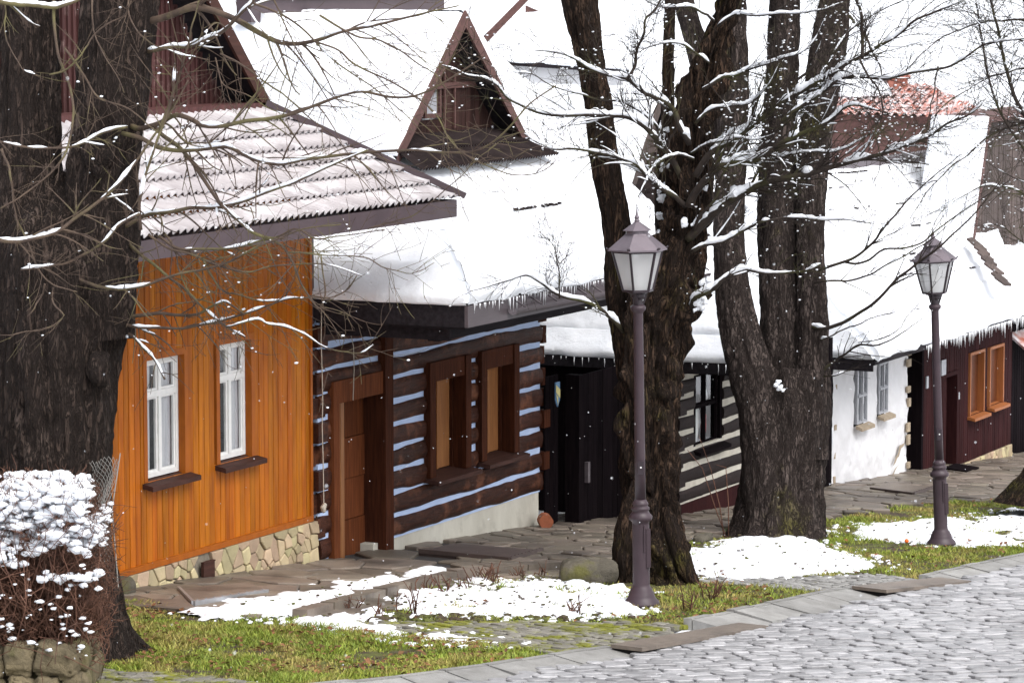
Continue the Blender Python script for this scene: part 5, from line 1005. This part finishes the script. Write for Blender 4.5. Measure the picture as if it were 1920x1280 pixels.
LB = [ # polyline, start and end distance, radii in metres, snow, twigs, twig length
 ([(259,44),(312,32),(363,15),(403,22),(443,37),(487,62),(524,79),(554,83),(591,76),(640,59),(700,48),(780,28),(860,10)],30.5,29.2,.034,.006,-.5,16,.5),
 ([(255,98),(279,96),(319,89),(363,86),(396,70),(423,54),(447,32),(470,7),(490,-30)],30.6,29.5,.020,.012,.75,8,.5),
 ([(243,236),(260,243),(279,237),(302,228),(329,215),(356,223),(380,235),(413,237),(460,228),(504,223),(544,215),(588,198),(640,181),(680,174),(734,181),(781,178),(821,161),(875,128),(909,104)],30.4,28.6,.024,.006,-.25,22,.5),
 ([(230,250),(265,259),(296,275),(336,282),(383,280),(427,277),(453,289),(484,301),(521,307),(571,299),(640,290),(707,284),(774,282),(842,286),(892,282),(926,265),(959,235),(989,198),(1043,160)],30.3,28.4,.020,.006,-.35,24,.45),
 ([(225,428),(242,420),(279,403),(312,400),(353,393),(403,390),(447,380),(494,363),(537,348),(588,326),(640,302),(690,280)],30.5,29.0,.020,.008,.35,14,.45),
 ([(290,240),(302,252),(336,275),(359,302),(376,329),(393,353),(410,376),(433,400),(464,430),(474,437),(527,460),(551,497),(564,531),(581,558),(598,578),(608,558),(605,507),(603,480)],30.2,29.0,.019,.006,-.3,16,.4),
 ([(222,436),(255,470),(286,494),(319,522),(349,546),(376,574),(403,598),(433,618),(460,630)],30.5,29.6,.016,.006,-.2,10,.4),
 ([(70,480),(84,495),(111,511),(151,527),(188,539),(228,544),(269,537),(302,524),(349,511),(390,504),(430,489),(470,469),(521,450),(571,430),(640,420)],30.4,29.0,.017,.005,-.3,16,.4),
 ([(222,600),(235,596),(265,590),(302,588),(343,590),(376,586),(403,571),(420,564),(437,574),(457,590)],30.6,29.8,.019,.007,-.4,8,.35),
 ([(222,602),(232,606),(262,613),(302,613),(349,615),(396,605),(433,595),(470,583),(514,568),(544,559),(588,556),(617,558),(651,543),(668,517)],30.5,29.4,.014,.005,-.2,12,.35),
 ([(222,610),(232,618),(252,632),(275,658),(292,679),(309,709)],30.6,30.0,.014,.010,-.5,4,.25),
 ([(225,600),(245,605),(269,618),(292,628),(316,645),(326,658)],30.6,29.9,.011,.006,-.5,4,.25),
 ([(425,612),(433,611),(453,605),(490,600),(497,606),(537,613),(578,632),(605,648),(640,658),(680,660),(700,645)],29.7,29.2,.008,.004,.5,8,.3),
 ([(300,440),(336,467),(369,467),(420,467),(470,457),(521,443),(551,430),(590,450),(634,443),(671,437),(721,430)],30,28.9,.013,.004,-.1,14,.4),
 ([(280,440),(319,465),(353,474),(386,487),(427,501),(470,509),(511,499),(554,495),(605,495),(640,502),(680,515)],30,29,.011,.004,-.3,14,.35),
 ([(350,470),(376,487),(396,521),(413,544),(447,554),(487,564),(524,563),(537,541),(544,531)],29.9,29.4,.010,.004,-.3,8,.3),
 ([(310,440),(326,464),(336,507),(356,544),(376,571)],30,29.7,.009,.004,-.5,6,.3),
 ([(-30,255),(0,265),(50,277),(101,279),(134,275),(168,262),(202,245),(238,237)],29.8,30.2,.008,.014,.65,6,.3),
 ([(100,-10),(101,10),(104,60),(111,111),(128,158),(136,195),(134,235),(128,272),(111,306),(67,346),(34,370),(0,393)],30.0,29.7,.014,.007,-.6,8,.3),
 ([(-20,440),(0,448),(34,452),(77,443),(111,432),(145,406),(188,376),(232,331),(262,292),(289,252),(316,215),(350,150)],29.6,29.9,.020,.008,.25,12,.35),
 ([(40,505),(74,504),(111,497),(144,485),(175,467),(208,440),(225,420),(260,400)],29.8,29.7,.010,.013,.35,6,.3),
 ([(-10,3),(0,5),(60,10),(101,13),(141,3),(161,-7),(190,-30)],29.8,30,.022,.016,1.1,4,.3),
 ([(171,-10),(178,67),(198,107),(215,134),(232,175)],29.9,29.7,.009,.004,-.6,5,.25),
 ([(242,-10),(242,27),(255,57),(275,77),(330,100),(390,112)],29.9,29.5,.008,.004,-.5,6,.3),
 ([(120,90),(138,114),(161,151),(181,181),(215,195),(238,202),(255,218),(279,238),(302,255)],29.8,29.8,.010,.006,-.3,6,.3),
 ([(90,140),(121,131),(151,104),(175,67),(202,44),(235,27),(248,0)],29.8,29.6,.009,.006,-.4,5,.3),
 ([(8,10),(10,27),(13,67),(30,107),(50,134),(77,144)],29.9,29.7,.007,.004,-.5,4,.2),
 ([(30,400),(40,430),(50,457),(67,497),(87,524),(114,541),(144,548)],29.9,29.7,.010,.005,-.4,5,.25),
 ([(0,280),(3,286),(20,319),(27,376),(37,430)],29.8,29.8,.012,.007,-.5,4,.25),
 ([(87,530),(75,560),(62,580),(50,595)],29.8,29.7,.009,.006,-.5,2,.15),
 ([(100,540),(104,570),(120,590),(100,610),(50,620),(0,628)],29.8,29.6,.008,.004,-.5,4,.25),
 ([(600,30),(640,54),(674,70),(717,77),(757,97),(784,118),(815,138),(838,168),(855,191)],29.3,28.7,.010,.004,-.4,10,.4),
 ([(590,80),(640,97),(660,118),(697,138),(727,151),(774,178),(801,198),(825,225),(842,259),(862,282),(889,299),(926,316),(959,326),(999,326),(1026,316),(1043,299)],29.3,28.5,.009,.004,-.3,14,.4),
 ([(690,430),(724,420),(768,406),(808,380),(842,349),(872,322),(889,302),(930,270)],29.0,28.6,.006,.003,-.5,8,.3),
 ([(540,475),(560,475),(600,477),(651,480),(691,484),(721,502),(745,507),(768,512),(788,507),(814,494)],29.2,28.9,.008,.003,-.4,10,.3),
 ([(470,5),(520,25),(560,50),(600,90),(640,125),(700,165),(760,215),(800,260)],29.7,28.9,.010,.004,-.3,12,.45),
 ([(510,-10),(540,60),(580,130),(620,175),(660,205),(720,225)],29.8,29.0,.008,.003,-.3,10,.4),
 ([(412,100),(450,120),(490,150),(540,185),(590,230),(630,260),(660,300)],29.8,29.3,.009,.004,-.3,10,.4),
 ([(403,110),(420,160),(470,180),(520,210),(560,215)],29.8,29.4,.007,.003,.2,8,.35),
 ([(300,240),(330,160),(345,110),(360,50),(372,0)],29.9,29.6,.013,.006,.2,8,.35),
 ([(265,430),(262,380),(275,320),(296,260),(320,190),(328,120)],29.9,29.6,.015,.008,.45,8,.35),
]
for px, d0, d1, r0, r1, sn, nt2, tl_ in LB:
    c, r = limb_path(px, d0-.95, d1-.95, r0*1.02, r1*.95); cr.add(c, r, 8, sn, 1.05)
    for q in range(int(nt2*1.35)):
        p, pr = cr.child(c, r, .08, .96, tl_*cr.rs.uniform(.5, 1.9), (.35, 1.1), .05, -.6, .16, .05, (.35, .62), sn-.75, 5, .5)
        for w in range(cr.rs.randint(1, 3)):
            p2, r2 = cr.child(p, pr, .15, .9, cr.rs.uniform(.08, .42), (.4, 1.1), .05, -.5, .2, .04, (.55, .9), -9, 4, .3)
            if cr.rs.uniform() < .4: cr.child(p2, r2, .3, 1.0, cr.rs.uniform(.04, .12), (.4, 1.0), .1, 0, .25, .03, (.7, 1), -9, 4)
cr.build(tl, MT['twig'])
# ---- gnarled tree behind the near lamp
tg = thing("gnarled_tree", G(1225, 1085), "gnarled mossy tree with twisted bark right behind the near street lamp", "tree")
mb = MB()
trunk_mesh(mb, [(1236, 1112, 60), (1230, 1060, 49), (1223, 1000, 46), (1221, 860, 46), (1222, 720, 50), (1226, 620, 60), (1240, 560, 63), (1262, 500, 52), (1285, 440, 39), (1290, 400, 36), (1293, 330, 33), (1300, 250, 30), (1318, 170, 27), (1338, 90, 22), (1358, 30, 16), (1375, -20, 13), (1400, -150, 10)], 37.8, 150, 420, .05, 9, .02, 13, .15, .12)
trunk_mesh(mb, [(1188, 720, 26), (1175, 620, 28), (1165, 540, 27), (1160, 450, 24), (1152, 390, 24), (1137, 320, 24.5), (1126, 240, 24), (1114, 150, 23), (1098, 60, 27), (1086, 0, 32), (1078, -60, 34), (1060, -300, 30)], 38.2, 90, 240, .02, 7, .013, 15, .02)
trunk_mesh(mb, [(1250, 470, 20), (1244, 400, 17), (1247, 300, 14), (1252, 200, 11), (1252, 100, 9), (1256, 0, 8), (1262, -100, 7)], 38.3, 40, 90, .012, 5, .008, 16, .015)
trunk_mesh(mb, [(1262, 560, 40), (1290, 580, 24), (1310, 560, 14), (1330, 545, 9)], 37.6, 50, 50, .01, 5, .01, 17, .02)
trunk_mesh(mb, [(1245, 950, 8), (1262, 1010, 20), (1285, 1075, 18), (1302, 1100, 10), (1312, 1112, 4)], 37.6, 40, 40, .01, 5, .01, 18, .015)
trunk_mesh(mb, [(1196, 900, 8), (1184, 960, 20), (1172, 1020, 23), (1168, 1055, 20), (1160, 1085, 10), (1150, 1095, 4)], 37.6, 40, 40, .01, 5, .01, 19, .015)
for x, y, r_, s_ in ((1256, 690, .10, 3), (1250, 735, .12, 4), (1238, 775, .10, 6), (1262, 650, .07, 7), (1240, 650, .08, 9), (1270, 595, .09, 2), (1196, 560, .08, 8)): mb.lump(D(x, y, 37.58), r_, s_, 22, 16, (1, 1, 1.3), .35)
mb.build("trunk", MT['bark_gnarl'], tg, True)
cr = Crown(5); cr.dots = .4
GB = [
 ([(1285,385),(1262,366),(1245,356),(1218,336),(1194,309),(1160,296),(1107,285),(1070,279),(1040,280),(1010,269),(983,252)],37.6,36.6,.030,.005,.55,16,.5),
 ([(1290,360),(1280,339),(1261,302),(1231,262),(1204,235),(1177,220),(1144,217),(1100,215),(1057,217),(1010,212),(976,198),(952,185),(932,161),(909,148),(875,141),(855,131),(831,124)],37.6,36.2,.036,.006,.55,24,.55),
 ([(1292,270),(1280,249),(1261,202),(1238,188),(1208,175),(1184,155),(1174,148),(1137,141),(1110,129),(1083,113),(1050,100),(1000,95)],37.6,36.6,.034,.005,.65,16,.5),
 ([(1174,148),(1188,131),(1194,94),(1208,67),(1211,34),(1231,17),(1241,-5)],37.0,36.8,.018,.010,-.1,10,.45),
 ([(1240,250),(1224,228),(1191,205),(1161,191),(1127,188),(1093,178),(1060,168),(1036,161),(1000,140),(960,135)],37.5,36.5,.015,.004,.3,12,.4),
 ([(1168,622),(1165,615),(1144,595),(1124,578),(1091,564),(1054,556),(1010,528),(990,517),(950,527),(909,541),(882,548)],37.7,36.9,.026,.005,.45,8,.25),
 ([(1049,558),(1048,530),(1047,497),(1040,470),(1025,445)],37.0,36.8,.009,.003,-.4,14,.25),
 ([(1290,385),(1307,356),(1330,329),(1357,309),(1404,304),(1435,292),(1455,275),(1488,259),(1529,242),(1559,228),(1582,205),(1602,198),(1636,205),(1670,215)],37.5,36.2,.046,.007,.75,26,.5),
 ([(1290,450),(1314,427),(1347,396),(1381,373),(1424,349),(1468,336),(1515,326),(1566,312),(1616,299),(1666,286),(1710,269),(1744,255),(1777,232),(1817,215),(1839,198)],37.5,36.0,.050,.007,.35,30,.5),
 ([(1300,330),(1330,290),(1370,265),(1404,242),(1438,215),(1475,188),(1515,165),(1549,144),(1582,124),(1616,107),(1649,87),(1683,64),(1710,40),(1750,24),(1800,3),(1840,-20)],37.6,36.0,.040,.006,.35,34,.6),
 ([(1357,309),(1404,292),(1424,279),(1448,252),(1475,218),(1508,195),(1549,168),(1576,148),(1616,144),(1660,148),(1700,138),(1744,131),(1784,124),(1811,107),(1844,84),(1878,77),(1940,70)],37.3,35.8,.028,.007,.55,30,.5),
 ([(1345,50),(1361,37),(1381,27),(1414,29),(1455,27),(1495,25),(1535,20),(1580,5)],37.6,36.8,.016,.005,.6,12,.4),
 ([(1340,40),(1320,26),(1300,15),(1270,13),(1230,10),(1190,-10)],37.6,37,.016,.005,.6,10,.4),
 ([(1318,170),(1357,144),(1381,141),(1408,128),(1441,119),(1468,109),(1498,101),(1530,70),(1550,30)],37.6,36.7,.020,.005,.6,16,.45),
 ([(1305,230),(1330,208),(1364,198),(1404,195),(1424,178),(1441,158),(1460,120)],37.5,36.8,.017,.004,.7,12,.35),
 ([(1297,290),(1330,270),(1347,265),(1377,259),(1414,262),(1450,250)],37.5,36.9,.015,.004,.7,8,.3),
 ([(1285,595),(1296,578),(1302,558),(1322,548),(1343,537),(1356,524),(1393,507),(1433,512),(1480,511),(1510,508),(1538,495)],37.5,36.9,.034,.009,.95,6,.3),
 ([(1296,470),(1322,460),(1356,453),(1386,437),(1413,423),(1424,416),(1495,410),(1542,413),(1582,411),(1640,420)],37.5,36.6,.022,.005,.4,14,.4),
 ([(1400,306),(1441,299),(1482,292),(1515,287),(1559,284),(1596,272),(1630,250)],37.2,36.6,.018,.005,.85,10,.35),
 ([(1300,440),(1312,405),(1340,372),(1355,330),(1372,300),(1400,290)],37.5,37,.020,.008,.4,8,.3),
 ([(1330,120),(1300,95),(1270,80),(1225,85),(1180,105)],37.6,36.9,.014,.004,.5,12,.4),
 ([(1300,300),(1270,290),(1240,300),(1215,330),(1195,370)],37.5,37.2,.015,.005,.3,8,.3),
 ([(1610,110),(1625,140),(1645,165),(1655,205),(1640,250),(1650,300),(1640,345)],36.3,36.2,.012,.004,-.3,12,.35),
 ([(1760,125),(1755,160),(1745,200),(1738,245)],36,36,.010,.004,-.4,8,.3),
 ([(1616,107),(1618,60),(1612,20),(1600,-20)],36.4,36.3,.020,.012,.0,10,.4),
]
for bi, (px, d0, d1, r0, r1, sn, nt2, tl_) in enumerate(GB):
    c, r = limb_path(px, d0, d1, r0, r1, None, .03); cr.add(c, r, 9, sn+.12, 1.5)
    for q in range(int(nt2*2.3)):
        p, pr = cr.child(c, r, .12, 1.0, tl_*cr.rs.uniform(.35, 1.6), (.35, 1.0), .12, .25, .2, .05, (.2, .42), sn-.4, 5, .3)
        for w in range(cr.rs.randint(2, 5)):
            p2, r2 = cr.child(p, pr, .15, 1.0, cr.rs.uniform(.08, .32), (.4, 1.1), .1, .1, .3, .045, (.5, .85), -9, 4, .2)
            if cr.rs.uniform() < .85: cr.child(p2, r2, .2, 1.0, cr.rs.uniform(.05, .16), (.4, 1.0), .1, 0, .3, .035, (.7, 1), -9, 3)
for k in range(64):                             # snow caught on the trunk
    if k < 34: x, y = 1246+RS.uniform(-11, 11), RS.uniform(190, 470)
    else: x, y = [(1315,565),(1312,572),(1310,580),(1320,530),(1315,350),(1290,420)][k % 6]; x += RS.uniform(-9, 9); y += RS.uniform(-5, 5)
    cr.s.lump(D(x, y, 37.42 if k >= 34 else 38.05), RS.uniform(.014, .036), k, 9, 7, (1.2, 1, 1.1), .6)
cr.build(tg, MT['twig_dark'])
# dangling seed keys
# ---- big multi-stemmed tree further along
tm = thing("multi_stem_tree", G(1455, 1003), "thick grey multi-stemmed tree standing on the snowy verge before the cottages", "tree")
mb = MB()
trunk_mesh(mb, [(1460, 1030, 92), (1461, 1000, 80), (1464, 950, 74), (1470, 880, 72), (1478, 800, 74), (1484, 740, 72), (1488, 690, 64)], 43.8, 120, 120, .05, 9, .016, 23, .02, .14)
trunk_mesh(mb, [(1446, 1010, 44), (1440, 930, 48), (1436, 840, 46), (1424, 760, 42), (1402, 680, 40), (1384, 610, 36), (1372, 540, 32), (1366, 450, 29), (1368, 340, 26), (1374, 240, 26), (1381, 130, 20), (1380, 60, 18), (1379, 0, 17), (1378, -150, 15)], 43.6, 90, 220, .025, 7, .014, 24, .01)
trunk_mesh(mb, [(1475, 800, 46), (1470, 700, 42), (1463, 600, 38), (1459, 500, 36), (1457, 400, 36), (1458, 300, 34), (1463, 200, 30), (1468, 100, 28), (1471, 0, 27), (1474, -150, 24)], 43.9, 80, 200, .022, 7, .013, 25, .01)
trunk_mesh(mb, [(1516, 860, 36), (1520, 720, 32), (1523, 600, 28), (1520, 480, 25), (1520, 400, 25), (1524, 300, 27), (1532, 230, 29), (1546, 140, 32), (1556, 70, 30), (1566, 0, 26), (1580, -150, 22)], 43.7, 80, 200, .022, 7, .013, 26, .01)
trunk_mesh(mb, [(1372, 300, 24), (1345, 220, 22), (1325, 150, 20), (1302, 70, 18), (1282, 0, 17), (1250, -100, 15)], 44.1, 60, 110, .015, 7, .012, 27, .01)
mb.build("trunk", MT['bark_grey'], tm, True)
cr = Crown(9); cr.dots = .3
MBR = [
 ([(1522,612),(1551,616),(1598,595),(1635,568),(1685,519),(1732,487),(1776,450),(1830,400),(1880,340)],43.5,42.2,.026,.006,-.6,16,.7),
 ([(1535,505),(1546,502),(1584,489),(1615,474),(1642,450),(1652,430),(1690,390),(1740,340),(1800,290)],43.5,42.2,.022,.005,-.6,14,.7),
 ([(1584,491),(1608,494),(1631,487),(1655,470),(1699,464),(1732,450),(1762,430),(1830,380),(1900,330)],43.2,42.2,.016,.004,-.6,14,.6),
 ([(1530,532),(1546,529),(1601,524),(1635,514),(1675,490),(1732,457),(1759,437),(1800,400)],43.5,42.4,.016,.004,-.6,12,.6),
 ([(1535,640),(1551,632),(1598,611),(1642,595),(1680,584)],43.5,42.8,.012,.004,-.6,8,.5),
 ([(1610,644),(1668,628),(1718,575),(1760,530)],43,42.5,.008,.003,-.6,6,.5),
 ([(1540,700),(1558,685),(1588,662),(1608,648),(1642,645),(1692,625),(1729,591)],43.5,42.8,.022,.004,-.5,10,.5),
 ([(1545,705),(1575,700),(1595,690)],43.4,43.1,.012,.004,-.5,5,.3),
 ([(1590,30),(1620,60),(1640,100),(1655,140),(1640,180)],43.5,43,.02,.006,-.2,14,.7),
 ([(1500,150),(1540,110),(1590,60),(1650,20),(1720,-10)],43.3,42.5,.018,.006,-.1,18,.8),
 ([(1430,330),(1410,290),(1400,240),(1420,190)],43.6,43.3,.012,.004,.2,8,.5),
 ([(1360,200),(1330,180),(1300,190),(1260,170)],43.8,43.5,.012,.004,.2,8,.5),
]
for px, d0, d1, r0, r1, sn, nt2, tl_ in MBR:
    c, r = limb_path(px, d0, d1, r0, r1, None, .04); cr.add(c, r, 7, sn, 1.3)
    for q in range(nt2):
        p, pr = cr.child(c, r, .15, 1.0, tl_*cr.rs.uniform(.4, 1.2), (.25, .8), .1, 0, .15, .07, (.3, .55), sn-.3, 4, .3)
        for w in range(cr.rs.randint(1, 4)): cr.child(p, pr, .2, 1.0, cr.rs.uniform(.12, .4), (.25, .8), .05, 0, .18, .06, (.5, .85), -9, 3, .2)
for x, y in ((1459, 716), (1455, 722), (1465, 724), (1461, 728), (1468, 731)): cr.s.lump(D(x, y, 43.25), RS.uniform(.02, .034), x, 12, 9, (1.2, 1, .9), .5)
cr.build(tm, MT['twig_dark'])
# ---- twiggy tree at the right edge, its trunk beyond the frame
te = thing("twiggy_tree", G(1985, 935), "right edge tree with a dark flared root and fine drooping twigs", "tree")
mb = MB()
trunk_mesh(mb, [(1985, 955, 108), (1988, 930, 92), (1992, 900, 72), (1998, 860, 60), (2004, 780, 54), (2005, 600, 50), (2000, 400, 48), (1990, 200, 44), (1985, 0, 40), (1985, -200, 36)], 48.5, 80, 220, .04, 9, .016, 33, .02, .18)
mb.build("trunk", MT['bark_gnarl'], te, True)
cr = Crown(21); cr.dots = .6
EB = [([(1990,330),(1960,270),(1920,215),(1895,150),(1881,90),(1866,40),(1852,-20)],48.3,47.5,.035,.016,.0,30,1.0),
 ([(1990,420),(1950,330),(1905,260),(1870,200),(1850,130),(1840,60),(1830,-10)],48.3,47.6,.025,.010,.0,30,.9),
 ([(1995,300),(1960,200),(1940,120),(1925,40),(1915,-30)],48.3,47.9,.03,.015,.1,24,.9),
 ([(1995,470),(1960,400),(1930,370),(1890,350),(1850,350),(1800,370),(1760,400)],48.4,47.2,.022,.005,-.1,26,.8),
 ([(1990,250),(1940,230),(1890,240),(1840,270),(1790,310),(1740,360),(1710,410)],48.4,47.2,.022,.005,.0,28,.8),
 ([(1985,150),(1930,130),(1870,140),(1810,170),(1750,220),(1700,280)],48.4,47.2,.02,.005,.1,26,.8),
 ([(1985,60),(1930,40),(1860,40),(1790,60),(1730,100),(1680,150)],48.4,47.2,.02,.005,.1,26,.8),
 ([(1985,540),(1940,480),(1900,440),(1860,420),(1820,425)],48.4,47.6,.016,.004,-.2,16,.7),
 ([(1985,0),(1930,-20),(1850,-30),(1770,-10),(1700,40)],48.4,47.2,.02,.005,.1,22,.8)]
for px, d0, d1, r0, r1, sn, nt2, tl_ in EB:
    c, r = limb_path(px, d0, d1, r0, r1, None, .04); cr.add(c, r, 6, sn)
    for q in range(int(nt2*2.2)):
        p, pr = cr.child(c, r, .05, 1.0, tl_*cr.rs.uniform(.3, 1.4), (.3, 1.1), .0, -.1, .2, .07, (.2, .42), sn-.1, 4, .3)
        for w in range(cr.rs.randint(2, 5)): cr.child(p, pr, .1, 1.0, cr.rs.uniform(.12, .5), (.3, 1.0), .0, -.1, .22, .07, (.5, .85), -.05 if cr.rs.uniform() < .45 else -9, 3, .2)
cr.build(te, MT['twig_dark'])
# thin saplings in front of the cottage
sp = MB()
for k, (x, y) in enumerate(((1358, 1010), (1362, 1008), (1366, 1006))):
    p = [D(x, y, 43.2)+np.array([0, 0, 0])]; q = [D(x-8-14*k+36*(k == 2), y-60, 43.2), D(x-25-20*k+60*(k == 2), y-130, 43.1), D(x-48-25*k+75*(k == 2), y-195+30*k, 43.0)]
    sp.tube(p+q, [.008, .007, .005, .003], 5)
tag(sp.build("sapling", MT['hedge_twig'], None, True), "thin bare sapling stems springing between the two big trees before the cottage", "sapling")
#AIR
# ------------------------------------------------------------------ falling snow
m = MB()
for k in range(1200):
    d = 44*RS.uniform(.012, 1)**(1/3); x = RS.uniform(-80, 2000); y = RS.uniform(-80, 1360); p = D(x, y, d)
    if p[2] < float(gz(p[0]))+.05 or p[1] > 18.0: continue
    m.lump(p, RS.uniform(.002, .0055)*(1 if d > 15 else .8), k, 6, 5, (1, 1, 1), .3)
kind(m.build("falling_snow", MT['flake'], None, True), 'stuff')
